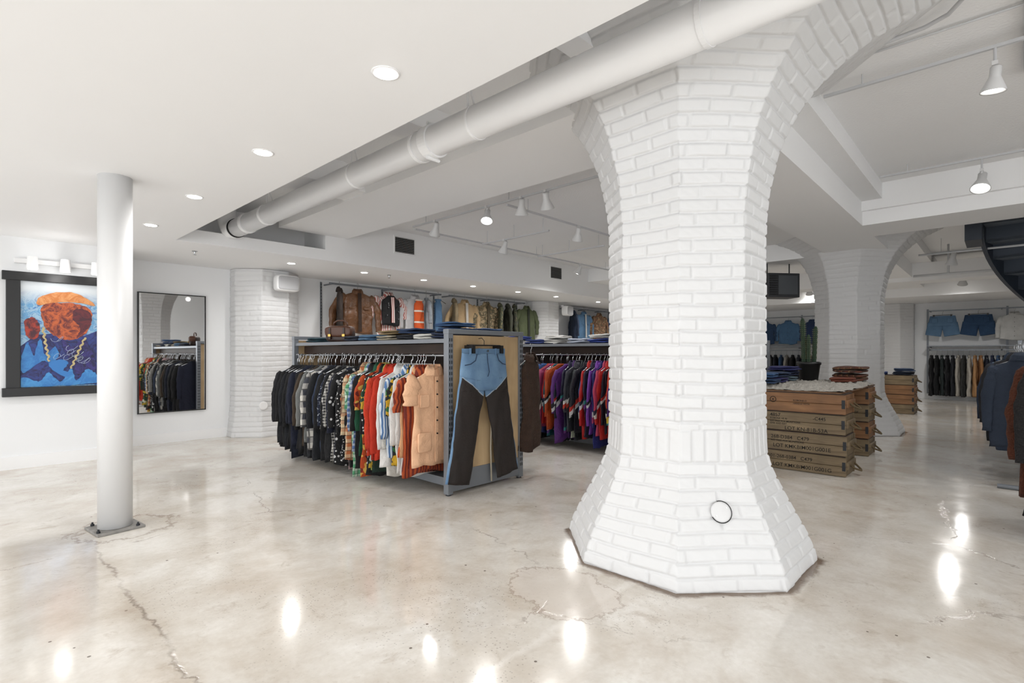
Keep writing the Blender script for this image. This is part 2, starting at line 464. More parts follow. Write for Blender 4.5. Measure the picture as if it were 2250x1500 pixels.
p1 = mkobj('brick_pilaster', mp, (3.2, YB, 0)); tag(p1, 'white painted brick half column against the wall beside the mirror', 'pilaster')
p2 = mkobj('brick_pilaster', mp, (9.65, YB, 0)); tag(p2, 'white painted brick half column between two clothing displays', 'pilaster')
PQ = [(0, .52), (.1, .50), (.35, .47), (.6, .46), (2.495, .46)]
mq = column_mesh('brick_pilaster_end', PQ, [2, 3, 4, 5, 6], 16, 0.015, clampx=-0.001)
p3 = mkobj('brick_pilaster', mq, (XE, 2.15, 0)); tag(p3, 'white painted brick half column on the end wall', 'pilaster')
acc = empty('access_cover', (3.14 - 0.382, 1.46 - 0.382, 0.364))
nrm = Vector((-0.66, -0.66, 0.38)).normalized()
acc.rotation_euler = nrm.to_track_quat('Z', 'Y').to_euler()
tag(acc, 'round white access cover with thin dark seam on column base', 'cover')
MB().tube([(0.056 * math.cos(a * math.pi / 16 + 3.6), 0.056 * math.sin(a * math.pi / 16 + 3.6), 0.004) for a in range(24)], 0.0022, 6).obj('rim', M_dark, parent=acc)
MB().lathe([(0.054, -.004), (0.053, 0.004), (0.045, 0.006), (0.001, 0.007)], 32).obj('cover_plate', M_brick, parent=acc, smooth=True)
for sx in (-1, 1):
    MB().cyl((sx * .03, sx * .02, 0.005), (sx * .03, sx * .02, 0.010), 0.004, n=10).obj('screw', M_steelw, parent=acc)
acc2 = empty('access_cover', (3.02, YB - 0.478, 0.45), (math.radians(90), 0, 0))
tag(acc2, 'small round white cover on the half column', 'cover')
MB().lathe([(0.06, 0), (0.06, 0.010), (0.05, 0.013), (0.001, 0.014)], 28).obj('cover_plate', M_steelw, parent=acc2)

# ------------------------------------------------------------------ steel post
post = empty('steel_post', (0.76, 4.43, 0)); tag(post, 'slender round white steel post bolted to the floor', 'post')
MB().cyl((0, 0, 0.02), (0, 0, 2.4), 0.098, n=48).obj('shaft', mat('post_white_paint', (218, 218, 218), .35, var=.01), parent=post, smooth=False)
for p in post.children[0].data.polygons: p.use_smooth = len(p.vertices) == 4
pl = MB(); pl.box(-0.135, 0.135, -0.135, 0.135, 0, 0.018); pl.obj('base_plate', M_concr, rot=(0, 0, 0.12), parent=post, bevel=0.004)
for sx in (-1, 1):
    for sy in (-1, 1):
        b = MB(); b.cyl((0, 0, 0.016), (0, 0, 0.03), 0.012, n=6); b.cyl((0, 0, 0.03), (0, 0, 0.042), 0.006, n=8)
        b.obj('bolt', M_dgrey, (sx * 0.108, sy * 0.108, 0), parent=post)

# ------------------------------------------------------------------ main pipe
pipe = empty('ceiling_pipe', (2.15, 0, 2.58)); tag(pipe, 'thick white painted pipe running under the ceiling', 'pipe')
o = MB().cyl((0, -3.5, 0), (0, 6.2, 0), 0.097, n=40).obj('pipe_run', M_steelw, parent=pipe)
for p in o.data.polygons: p.use_smooth = len(p.vertices) == 4
o = MB().tube([(0, 6.2, 0), (0, 6.3, 0.0), (0, 6.4, 0.02), (0, 6.48, 0.09), (0, 6.5, 0.2), (0, 6.5, 0.39)], 0.097, 32).obj('pipe_elbow', M_steelw, parent=pipe, smooth=True)
MB().cyl((0, 6.17, 0), (0, 6.20, 0), 0.104, n=36).obj('collar', M_dark, parent=pipe)  # dark ring, coloured in for the unlit hole the pipe runs into
for yy, r, w in ((2.30, 0.101, 0.008), (2.72, 0.108, 0.04), (2.85, 0.104, 0.012), (3.66, 0.101, 0.010), (5.35, 0.104, 0.02), (5.85, 0.106, 0.03), (0.9, 0.101, 0.012)):
    o = MB().cyl((0, yy - w, 0), (0, yy + w, 0), r, n=36).obj('pipe_coupling', M_steelw, parent=pipe)
for zz in (-.112, .112):
    MB().cyl((-0.05, 2.72, zz), (0.05, 2.72, zz), 0.012, n=8).obj('clamp_bolt', M_steelw, parent=pipe)
for yy in (2.35, 3.7, 5.3):
    MB().cyl((-0.03, yy, 0.09), (-0.03, yy, 0.385), 0.007, n=8).cyl((0.04, yy, 0.09), (-0.03, yy, 0.28), 0.006, n=8).obj('pipe_hanger', M_steelw, parent=pipe)

# ------------------------------------------------------------------ mirror
mm, nt, b = newmat('mirror_glass'); b.inputs['Metallic'].default_value = 1; b.inputs['Roughness'].default_value = 0.02
nn = NOISE(nt, OC(nt), 2); nt.links.new(MIX(nt, nn.outputs[0], (0.80, 0.81, 0.81, 1), (0.84, 0.84, 0.84, 1)), b.inputs['Base Color'])
mir = empty('wall_mirror', (2.02, YB, 0.41)); tag(mir, 'tall rectangular mirror with thin black frame on the wall', 'mirror')
MB().box(-0.38, 0.38, -0.03, -0.005, 0.012, 1.57).obj('mirror_glass', mm, parent=mir)
f = MB()
f.box(-0.395, -0.38, -0.04, 0, 0, 1.58); f.box(0.38, 0.395, -0.04, 0, 0, 1.58); f.box(-0.38, 0.38, -0.04, 0, 0, 0.012); f.box(-0.38, 0.38, -0.04, 0, 1.568, 1.58)
f.obj('mirror_frame', M_black, parent=mir)

# ------------------------------------------------------------------ framed artwork: generic abstract colour study
art = empty('framed_artwork', (0.80, 7.45, 0.75)); tag(art, 'abstract spray-painted picture in blue and orange in wide black frame', 'artwork')
f = MB()
f.box(-0.43, -0.32, -0.05, 0, 0.07, 1.24); f.box(0.32, 0.43, -0.05, 0, 0.07, 1.24); f.box(-0.46, 0.46, -0.06, 0, 1.20, 1.29); f.box(-0.46, 0.46, -0.08, 0, 0, 0.09)
f.obj('picture_frame', M_black, parent=art, bevel=0.004)
def artbg():
    m, nt, b = newmat('painted_canvas_ground'); o = OC(nt)
    n = NOISE(nt, o, 7, 6, 0.7, 2.0)
    sp = nt.nodes.new('ShaderNodeSeparateXYZ'); nt.links.new(o, sp.inputs[0])
    c = RAMP(nt, n.outputs[0], [(0.0, lin((26, 52, 126))), (0.40, lin((44, 108, 176))), (0.5, lin((160, 192, 212))), (0.58, lin((80, 146, 196))), (0.7, lin((180, 204, 220)))])
    f = MAPR(nt, sp.outputs[2], 0.95, 1.12)
    nt.links.new(MIX(nt, f, c, lin((206, 212, 216))), b.inputs['Base Color']); b.inputs['Roughness'].default_value = 0.4
    return m
def paint(name, c1, c2, s=9, lo=.42, hi=.58):
    m, nt, b = newmat('paint_' + name); o = OC(nt)
    n = NOISE(nt, o, s, 6, 0.7, 1.6)
    nt.links.new(MIX(nt, MAPR(nt, n.outputs[0], lo, hi), lin(c1), lin(c2)), b.inputs['Base Color']); b.inputs['Roughness'].default_value = .45
    return m
MB().box(-0.32, 0.32, -0.02, -0.005, 0.09, 1.20).obj('canvas', artbg(), parent=art)
lay = [0]
def shape(name, pts, c1, c2=None, smooth=True, s=9, jag=0.0):
    lay[0] += 1; y = -0.021 - 0.0012 * lay[0]
    P = [Vector((p[0], p[1], 0)) for p in pts]
    if smooth:
        Q = []; n = len(P)
        for i in range(n):
            a, b2, c, d = P[(i - 1) % n], P[i], P[(i + 1) % n], P[(i + 2) % n]
            for k in range(7):
                t = k / 7
                q = 0.5 * ((2 * b2) + (c - a) * t + (2 * a - 5 * b2 + 4 * c - d) * t * t + (3 * b2 - a - 3 * c + d) * t ** 3)
                q.x += R(-jag, jag); q.y += R(-jag, jag); Q.append(q)
        P = Q
    P = [Vector((min(0.318, max(-0.318, p.x)), min(1.198, max(0.092, p.y)), 0)) for p in P]
    MB().add([(p.x, y, p.y) for p in P], [tuple(range(len(P)))]).obj(name, paint(name, c1, c2 or c1, s), parent=art)
DR = (66, 24, 38)
shape('painted_navy_field', [(-0.32, 0.1), (-0.32, 0.52), (-0.2, 0.64), (-0.05, 0.66), (0.2, 0.64), (0.32, 0.70), (0.32, 0.1)], (28, 28, 76), (44, 60, 128), False)
shape('painted_orange_field', [(-0.14, 0.96), (-0.15, 0.80), (-0.10, 0.68), (0.0, 0.60), (0.12, 0.60), (0.22, 0.68), (0.26, 0.80), (0.25, 0.93), (0.1, 0.99)], (190, 92, 46), (96, 34, 36), jag=.005, s=11)
shape('painted_maroon_field', [(0.12, 0.93), (0.25, 0.9), (0.24, 0.74), (0.13, 0.61), (0.16, 0.72), (0.10, 0.82)], DR, (100, 32, 40), jag=.006)
shape('painted_tan_arc', [(-0.18, 0.95), (-0.18, 1.03), (-0.04, 1.10), (0.14, 1.10), (0.29, 0.98), (0.14, 1.0), (-0.05, 0.99)], (196, 116, 54), (216, 152, 96), jag=.004)
shape('painted_red_mark', [(-0.27, 0.62), (-0.29, 0.78), (-0.22, 0.82), (-0.17, 0.72), (-0.20, 0.60)], (168, 56, 36), DR, jag=.006)
shape('painted_navy_field', [(0.0, 0.6), (0.1, 0.52), (0.2, 0.6), (0.3, 0.3), (0.2, 0.12), (0.08, 0.35)], (54, 46, 118), (22, 22, 62), jag=.006, s=14)
shape('painted_stroke', [(-0.32, 0.36), (-0.27, 0.56), (-0.22, 0.42), (-0.17, 0.60), (-0.13, 0.44), (-0.05, 0.52), (-0.02, 0.42), (-0.08, 0.34), (-0.16, 0.36), (-0.3, 0.24)], (58, 128, 190), (44, 108, 176), jag=.006)
shape('painted_stroke', [(-0.32, 0.1), (-0.3, 0.2), (-0.18, 0.15), (-0.1, 0.24), (0.0, 0.14), (0.08, 0.28), (0.13, 0.15), (0.22, 0.27), (0.31, 0.2), (0.31, 0.12), (0.1, 0.1)], (50, 118, 186), (72, 146, 204), jag=.006)
shape('painted_stroke', [(-0.1, 0.34), (0.0, 0.38), (0.06, 0.34), (0.02, 0.26), (0.1, 0.24), (0.04, 0.19), (-0.06, 0.26)], (50, 118, 186), jag=.005)
M_gold = mat('paint_gold', (200, 182, 134), 0.4, var=.2, scale=40)
y = -0.048
for (x0, z0, x1, z1) in ((-0.15, 0.72, -0.1, 0.36), (0.2, 0.62, 0.08, 0.28)):
    ch = MB()
    ch.tube([(x0 + (x1 - x0) * t / 32 + .008 * math.sin(t * 1.2), y, z0 + (z1 - z0) * t / 32) for t in range(33)], [0.009 + .002 * math.sin(t) for t in range(33)], 8, r2=.0015, side=(0, 1, 0))
    ch.obj('painted_cream_stroke', M_gold, parent=art)
M_pale = mat('paint_pale', (180, 194, 216), 0.4)
for k in range(9):
    sc = MB()
    bx, bz = R(-0.05, 0.25), R(0.30, 0.6)
    sc.tube([(bx + 0.04 * math.cos(a * 0.7 + k) + a * 0.005, -0.049, bz + 0.03 * math.sin(a * 0.9 + k)) for a in range(9)], 0.0016, 5)
    sc.obj('painted_scribble', M_pale, parent=art)
wl = empty('wall_spotlight_bar', (0.78, 7.45, 2.13)); tag(wl, 'white wall-mounted spotlight bar above the artwork', 'light')
MB().box(-0.35, 0.42, -0.05, 0, 0, 0.05).obj('light_bar', M_steelw, parent=wl, bevel=0.005)
for i in range(3):
    x = -0.22 + i * 0.26
    MB().cyl((x, -0.03, -0.01), (x, -0.16, -0.03), 0.012, n=10).obj('lamp_arm', M_steelw, parent=wl)
    MB().cyl((x, -0.17, 0.06), (x, -0.17, -0.07), 0.04, 0.048, n=24).obj('lamp_head', M_steelw, parent=wl)
    MB().cyl((x, -0.17, -0.068), (x, -0.17, -0.073), 0.04, n=20).obj('bulb', M_bulb2, parent=wl)
light(wl, (0.0, -0.35, -0.12), 2, 0.05)

# ------------------------------------------------------------------ downlights
def downlight(loc, energy, label='round recessed downlight glowing in white ceiling', spot=True):
    e = empty('recessed_downlight', loc); tag(e, label, 'light', 'recessed ceiling downlights')
    ri = MB(); ri.lathe([(0.048, -0.001), (0.05, -0.004), (0.060, -0.003), (0.062, 0.0)], 28); ri.obj('trim_ring', M_steelw, parent=e, smooth=True)
    MB().lathe([(0.046, -0.0055), (0.03, -0.008), (0.001, -0.009)], 24).obj('bulb', M_bulb, parent=e)
    light(e, (0, 0, -0.05), energy, 0.05, kind='SPOT' if spot else 'POINT', size=2.95)
    return e
for i in range(0, 4):
    downlight((1.27, 1.93 + 1.3 * i - 0.0, 2.4), 26 if i else 15)
for x in (3.1, 4.2, 5.3, 6.4, 7.6, 8.8):
    downlight((x, 6.95, 2.4), 20)
for x in (10.4, 12.0, 14.0):
    downlight((x, 6.95, 2.4), 24)

# ------------------------------------------------------------------ tracks and spots
M_track = mat('white_track_metal', (196, 197, 199), .4, var=.01)
def track(p0, p1, label='thin white lighting track on ceiling'):
    c = Vector(p0); d = Vector(p1) - c
    e = empty('lighting_track', p0); tag(e, label, 'lighting track', 'ceiling lighting tracks')
    n = d.normalized(); s = Vector((-n.y, n.x, 0)) * 0.011
    vs = []
    for q in (Vector((0, 0, 0)), d):
        vs += [q - s, q + s, q + s + Vector((0, 0, 0.02)), q - s + Vector((0, 0, 0.02))]
    MB().add(vs, [(0, 3, 2, 1), (4, 5, 6, 7), (0, 1, 5, 4), (1, 2, 6, 5), (2, 3, 7, 6), (3, 0, 4, 7)]).obj('track_rail', M_track, parent=e)
    for t in (0.08, 0.5, 0.92):
        q = d * t; MB().cyl((q.x, q.y, 0.02), (q.x, q.y, 2.97 - p0[2] if p0[1] > 1.0 else 3.15 - p0[2]), 0.004, n=8).obj('track_hanger', M_track, parent=e)
    return e
track((4.17, 2.2, 2.86), (4.17, 5.7, 2.86)); track((4.17, 5.65, 2.82), (9.1, 5.65, 2.82))
track((4.17, 3.98, 2.82), (8.6, 3.98, 2.82)); track((5.3, 4.3, 2.78), (5.3, 5.55, 2.78)); track((6.6, 4.3, 2.78), (6.6, 5.6, 2.78))
track((4.35, -2.0, 3.06), (4.35, 0.95, 3.06)); track((6.75, -2.0, 3.06), (6.75, 0.95, 3.06))
track((11.5, -1.5, 2.9), (11.5, 0.95, 2.9))
M_shade = mat('white_lamp_shade', (214, 214, 214), .4, var=.01)
def spot(loc, aim, energy, glow=True, sc=1.0):
    e = empty('track_spotlight', loc); tag(e, 'white cone-shaped track spotlight', 'light', 'track spotlights')
    MB().cyl((0, 0, 0), (0, 0, -0.07 * sc), 0.010, n=10).box(-0.03, 0.03, -0.014, 0.014, -0.01, 0.015).obj('lamp_stem', M_shade, parent=e)
    h = empty('lamp_head', (0, 0, -0.08 * sc)); h.parent = e
    h.rotation_euler = (Vector(aim)).to_track_quat('-Z', 'Y').to_euler()
    MB().lathe([(0.02 * sc, 0.07 * sc), (0.032 * sc, 0.06 * sc), (0.032 * sc, 0.0), (0.04 * sc, -0.02 * sc), (0.07 * sc, -0.09 * sc), (0.072 * sc, -0.1 * sc), (0.064 * sc, -0.097 * sc), (0.03 * sc, -0.03 * sc)], 28).obj('lamp_shade', M_shade, parent=h, smooth=True)
    MB().lathe([(0.001, -0.02 * sc), (0.04 * sc, -0.045 * sc), (0.055 * sc, -0.08 * sc), (0.03 * sc, -0.098 * sc), (0.001, -0.102 * sc)], 20).obj('bulb', M_bulb if glow else M_bulb2, parent=h, smooth=True)
    if energy: light(e, (aim[0] * 0.3, aim[1] * 0.3, -0.3), energy * 1.45, 0.06, kind='SPOT', size=3.05)
    return e
spot((4.17, 5.22, 2.86), (0.2, 0.6, -1), 14, False); spot((4.17, 4.29, 2.86), (-0.4, -0.3, -1), 20)
spot((4.17, 3.76, 2.86), (0.3, 0.3, -1), 0, False); spot((4.17, 3.42, 2.86), (0.5, 0.2, -1), 14, False)
spot((5.5, 3.98, 2.82), (0.3, 0.4, -1), 22, False); spot((7.85, 5.65, 2.82), (-0.2, 0.5, -1), 28)
spot((5.3, 5.1, 2.78), (0.1, 0.5, -1), 0, False)
spot((4.35, 0.03, 2.96), (0.1, 0.1, -1), 9, False, 0.9); spot((6.75, 0.14, 2.95), (-0.5, 0.1, -1), 22, True, 1.1)
spot((4.35, -1.5, 3.06), (-0.3, 0.5, -1), 18, True, 1.0); spot((6.75, -1.6, 3.06), (-0.3, 0.4, -1), 24, True, 1.0)  # two unseen spots, added to brighten the column's right-hand faces
spot((11.5, 0.6, 2.9), (0.3, 0.2, -1), 42, True, 1.2); spot((11.3, 3.6, 2.9), (-0.3, 0.1, -1), 42, True, 1.2); spot((14.6, 0.6, 2.85), (0.6, 0.1, -1), 42, True, 1.2)
spot((15.0, 3.6, 2.9), (0.6, 0.1, -1), 40, True, 1.2)
for xx_, zz_ in ((4.35, 3.06), (6.75, 3.06)):
    e = MB().cyl((0, 0, 0), (0, 0, .12), .008, n=10).obj('drop_rod', M_track, (xx_, .03 if xx_ < 5 else .14, zz_ - .11)); tag(e, 'thin white drop rod between track and spotlight', 'rod')
def conduit(path, r=0.012, label='thin white electrical conduit along the ceiling'):
    e = MB().tube(path, r, 10).obj('ceiling_conduit', M_track, smooth=True); tag(e, label, 'conduit'); return e
conduit([(3.9, 1.0, 3.10), (3.9, 0.5, 3.10), (3.88, 0.33, 3.10), (3.82, 0.22, 3.10), (3.7, 0.15, 3.10), (3.4, 0.12, 3.10), (2.0, 0.1, 3.10)], 0.012)
conduit([(4.05, 0.99, 3.13), (4.05, 0.4, 3.13), (4.05, -1.5, 3.13)], 0.007)
conduit([(5.0, -1.0, 3.12), (5.0, -0.12, 3.12), (4.6, -0.12, 3.12), (4.3, -0.12, 3.12), (3.9, -0.12, 3.12)], 0.022, 'white painted pipe below the ceiling')
conduit([(10.3, -1.0, 2.72), (10.3, 0.95, 2.72)], 0.016); conduit([(12.2, -2, 2.62), (12.2, 1.2, 2.62)], 0.022); conduit([(12.2, 0.7, 2.62), (12.2, 0.7, 3.15)], 0.016)

# vents, speakers, sprinklers
M_slat = mat('vent_slat', (150, 150, 148), 0.4)
for x in (4.53, 8.1):
    z0 = 2.64
    v = empty('air_vent', (x, 6.4, z0)); tag(v, 'square grey louvred air vent on white bulkhead', 'vent', 'bulkhead vents')
    f = MB(); h = 0.26
    f.box(-0.19, 0.19, -0.012, 0, 0, 0.02); f.box(-0.19, 0.19, -0.012, 0, h - 0.02, h); f.box(-0.19, -0.17, -0.012, 0, 0.02, h - 0.02); f.box(0.17, 0.19, -0.012, 0, 0.02, h - 0.02)
    f.obj('vent_frame', M_steelw, parent=v)
    MB().box(-0.17, 0.17, -0.004, 0, 0.02, h - 0.02).obj('vent_duct', M_dark, parent=v)
    l = MB()
    for i in range(9):
        zz = 0.028 + i * 0.0245; l.add([(-0.17, -0.004, zz + 0.012), (0.17, -0.004, zz + 0.012), (0.17, -0.015, zz), (-0.17, -0.015, zz)], [(0, 1, 2, 3)])
    l.obj('louvre', M_slat, parent=v)
def speaker(loc, rot, sc=1.0):
    e = empty('wall_speaker', loc, (0, 0, rot)); tag(e, 'white rounded loudspeaker bracketed to brick half column', 'speaker', 'wall speakers')
    b = MB().se((0, -0.14, 0), 0.17 * sc, 0.09 * sc, 0.115 * sc, 0.35, 0.4, 32, 14); b.obj('speaker_body', M_steelw, parent=e, smooth=True)
    MB().se((0, -0.20, 0), 0.15 * sc, 0.035, 0.098 * sc, 0.3, 0.3, 32, 12).obj('speaker_grille', mat('speaker_mesh', (180, 180, 182), 0.6, bump=0.6, bscale=200), parent=e, smooth=True)
    MB().box(-0.03, 0.03, -0.08, 0.0, -0.03, 0.06).box(-0.06, 0.06, -0.06, 0.0, 0.10 * sc, 0.14 * sc).obj('speaker_bracket', M_steelw, parent=e)
speaker((3.3, YB - 0.46, 2.2), 0.0); speaker((10.0, YB - 0.44, 2.2), 0.2)
for p in ((1.95, 6.95, 2.4), (4.6, 6.9, 2.4)):
    e = empty('fire_sprinkler', p); tag(e, 'small ceiling fire sprinkler head', 'sprinkler', 'ceiling sprinklers')
    MB().lathe([(0.03, 0), (0.03, -0.005), (0.01, -0.01), (0.008, -0.03), (0.001, -0.031)], 16).obj('sprinkler_body', M_chrome, parent=e)
    MB().lathe([(0.001, -0.042), (0.02, -0.042), (0.02, -0.045), (0.001, -0.046)], 12).cyl((0, 0, -0.03), (0, 0, -0.043), 0.003, n=6).obj('deflector', M_chrome, parent=e)

# ------------------------------------------------------------------ garments
_hang = None
def hanger_mesh():
    global _hang
    if _hang is None:
        b = MB()
        b.tube([(0, 0, 0.0), (0, 0, 0.07), (0.015, 0, 0.083), (0.017, 0, 0.105), (0.008, 0, 0.127), (-0.006, 0, 0.13), (-0.016, 0, 0.118)], 0.003, 6)
        b.tube([(-0.19, 0, -0.075), (-0.1, 0, -0.035), (0, 0, 0.0), (0.1, 0, -0.035), (0.19, 0, -0.075)], 0.006, 6)
        _hang = b.mesh('hanger', M_chrome, True)
    return _hang

def garment_mb(W, L, T, sleeve, seed, flare=1.0, neck=0.065, collar=True, spread=0.05, slr=0.065, fold=1.0, sflat=0.62):
    b = MB()
    q = min(1.0, T / .045)
    rows = [(0.0, neck, .03 * q), (-.02, neck + .02, .033 * q), (-.045, W * .30, .03 * q), (-.075, W * .45, .032 * q), (-.12, W * .5, .045 * q)]
    n = max(8, int(L / 0.04))
    for i in range(1, n + 1):
        t = i / n
        rows.append((-.12 - (L - .12) * t, W * .5 * (0.97 + (flare - 0.97) * t), .045 * q + (T - .045 * q) * t))
    if not sleeve:
        rows = [(z, min(h, W * 0.5), d) for z, h, d in rows]
    M = 40
    vs = []; fs = []
    for i, (z, hw, hd) in enumerate(rows):
        t = min(1, -z / L)
        for k in range(M):
            a = 2 * math.pi * k / M
            ca, sa = math.cos(a), math.sin(a)
            x = hw * math.copysign(abs(ca) ** 0.75, ca)
            y = hd * math.copysign(abs(sa) ** 0.8, sa)
            f1 = math.sin(x * 42 + seed * 3.1 + z * 3) * 0.012 * t * fold * q
            f2 = noise.noise(Vector((x * 9 + seed * 7, y * 2, z * 4))) * 0.035 * (0.3 + t) * fold * q
            f3 = noise.noise(Vector((x * 22 + seed * 3, y * 4, z * 11))) * 0.012 * fold * q
            y += f1 + f2 + f3
            x += noise.noise(Vector((seed * 5, k * 0.3, z * 5))) * 0.028 * t
            zz = z + (noise.noise(Vector((x * 6, seed, 0))) * 0.05 if i == len(rows) - 1 else 0)
            vs.append((x, y, zz))
    for i in range(len(rows) - 1):
        for k in range(M):
            k2 = (k + 1) % M
            fs.append((i * M + k, (i + 1) * M + k, (i + 1) * M + k2, i * M + k2))
    fs.append(tuple(range(M))); fs.append(tuple((len(rows) - 1) * M + k for k in range(M - 1, -1, -1)))
    b.add(vs, fs)
    if sleeve:
        for sgn in (-1, 1):
            rr = random.Random(int(seed * 97 + sgn * 13 + 50))
            yo = rr.uniform(-0.02, 0.03); xo = spread * rr.uniform(0.6, 1.4)
            m = 18; path = []; r1 = []; r2 = []
            for i in range(m + 1):
                t = i / m
                px = sgn * (W * .42 + (0.04 + xo) * min(1, t * 2.2) ** 0.7 * min(1.0, sleeve / 0.3))
                pz = -.085 - t * sleeve
                path.append((px, yo * t + noise.noise(Vector((seed * 3, t * 4, sgn))) * 0.015, pz))
                wr = 1 + 0.06 * math.sin(t * 30 + seed * 5) + 0.16 * noise.noise(Vector((t * 7, seed, sgn)))
                r1.append(slr * (1.0 - 0.32 * t * min(1, sleeve / 0.4)) * wr * (0.75 if i == 0 else 1)); r2.append(r1[-1] * sflat)
            b.tube(path, r1, 14, r2=r2, side=(0, 1, 0))
    return b

def collar_mb(neck=0.065, h=0.045, q=1.0):
    b = MB(); M = 24; vs = []; fs = []
    for j, (dz, k) in enumerate(((-.015, 1.12), (h * .8, 1.0), (h, 1.06), (h * .2, 1.5), (-.03, 1.65))):
        for i in range(M):
            a = -math.pi / 2 + 0.25 + (2 * math.pi - 0.5) * i / (M - 1)
            vs.append((neck * k * math.cos(a), (0.036 * k * q) * math.sin(a) - 0.002, dz - (0.02 if math.sin(a) < -0.3 else 0)))
    for j in range(4):
        for i in range(M - 1):
            fs.append((j * M + i, j * M + i + 1, (j + 1) * M + i + 1, (j + 1) * M + i))
    b.add(vs, fs); return b

gseed = [0]
def garment(loc, rz, m, label, cat='shirt', name='hanging_shirt', group=None, W=0.44, L=0.72, T=0.045, sleeve=0.5, flare=1.05,
            collar=True, spread=0.03, slr=0.06, hang=True, fold=1.0, open_front=None, neck=0.065, buttons=False, pocket=0, hem=None, sflat=.62):
    gseed[0] += 1; sd = gseed[0] * 0.731
    b = garment_mb(W, L, T, sleeve, sd, flare, neck, collar, spread, slr, fold, sflat)
    o = b.obj(name, m, loc, (0, 0, rz), smooth=True)
    tag(o, label, cat, group)
    if collar: collar_mb(neck, q=max(.6, min(1, T / .045))).obj('collar', m, parent=o, smooth=True)
    if hang: mkobj('hanger', hanger_mesh(), (0, 0, 0), parent=o)
    if open_front is not None:
        lin_m = open_front
        MB().add([(-0.035, -T - 0.012, -0.03), (0.035, -T - 0.012, -0.03), (0.030, -T - 0.026, -L * 0.5), (0.034, -T - 0.030, -L + 0.03), (-0.034, -T - 0.030, -L + 0.03), (-0.030, -T - 0.026, -L * 0.5)],
                 [(0, 5, 2, 1), (5, 4, 3, 2)]).obj('front_lining', lin_m, parent=o)
    if buttons:
        for i in range(5):
            MB().cyl((0, -T - 0.012, -0.1 - i * 0.11), (0, -T - 0.020, -0.1 - i * 0.11), 0.007, n=10).obj('button', M_hook, parent=o)
    for i in range(pocket):
        sx = -1 if i == 0 else 1
        MB().box(sx * W * 0.24 - .05, sx * W * 0.24 + .05, -T - 0.016, -T - 0.004, -0.30, -0.27).obj('pocket_flap', m, parent=o, bevel=.003)
    return o

# ------------------------------------------------------------------ gondola racks
def gondola(x0, x1, y0, y1, label, detail=True):
    e = empty('clothing_rack', ((x0 + x1) / 2, (y0 + y1) / 2, 0)); tag(e, label, 'clothing rack', 'double-sided clothing racks')
    hx, hy = (x1 - x0) / 2, (y1 - y0) / 2
    H = 1.40
    for sy in (-1, 1):
        for sx in (-1, 1):
            y = sy * hy
            o = MB().box(sx * hx - 0.028, sx * hx + 0.028, y - 0.03, y + 0.03, 0.012, H).obj('upright_post', M_grey, parent=e, bevel=0.003)
            sl = MB()
            for k in range(26):
                z = 0.12 + k * 0.047
                ya, yb = min(y + sy * 0.0295, y + sy * 0.0312), max(y + sy * 0.0295, y + sy * 0.0312)
                sl.box(sx * hx - 0.016, sx * hx - 0.006, ya, yb, z, z + 0.028)
                sl.box(sx * hx + 0.006, sx * hx + 0.016, ya, yb, z, z + 0.028)
            sl.obj('slot_strip', M_dgrey, parent=e)
            MB().cyl((sx * hx, y, 0), (sx * hx, y, 0.014), 0.024, n=14).obj('levelling_foot', M_dgrey, parent=e)
        y = sy * hy
        MB().box(-hx + 0.028, hx - 0.028, y - 0.012, y + 0.012, 0.20, H - 0.05).obj('end_panel', M_ply, parent=e)
        MB().box(-hx - 0.03, hx + 0.03, y - 0.034, y + 0.034, H - 0.04, H).obj('top_rail', M_grey, parent=e, bevel=0.003)
        MB().box(-hx + 0.028, hx - 0.028, y - 0.025, y + 0.025, 0.03, 0.20).obj('kick_plate', M_grey, parent=e, bevel=0.003)
    MB().box(-0.02, 0.02, -hy + 0.03, hy - 0.03, 0.14, 1.29).obj('centre_panel', M_brownboard, parent=e)
    MB().box(-hx + 0.01, hx - 0.01, -hy + 0.03, hy - 0.03, 1.295, 1.315).obj('top_shelf', M_grey, parent=e)
    for sx in (-1, 1):
        MB().box(sx * hx - 0.012, sx * hx + 0.012, -hy + 0.03, hy - 0.03, 1.285, 1.32).obj('shelf_edge', M_grey, parent=e)
        MB().box(min(sx * 0.12, sx * (hx - 0.1)), max(sx * 0.12, sx * (hx - 0.1)), -hy + 0.03, hy - 0.03, 1.19, 1.28).obj('shelf_skirt', M_brownboard, parent=e)
        MB().cyl((sx * (hx - 0.05), -hy, 1.175), (sx * (hx - 0.05), hy, 1.175), 0.012, n=12).obj('hanging_rail', M_chrome, parent=e)
    MB().box(-hx + 0.06, hx - 0.06, -hy + 0.03, hy - 0.03, 0.05, 0.12).obj('base_deck', M_grey, parent=e)
    return e
G1 = gondola(2.85, 3.73, 3.40, 6.28, 'grey metal clothing rack with maple end panel, packed with shirts')
G2 = gondola(5.45, 6.3, 2.6, 6.2, 'grey metal clothing rack packed with bright windbreakers')

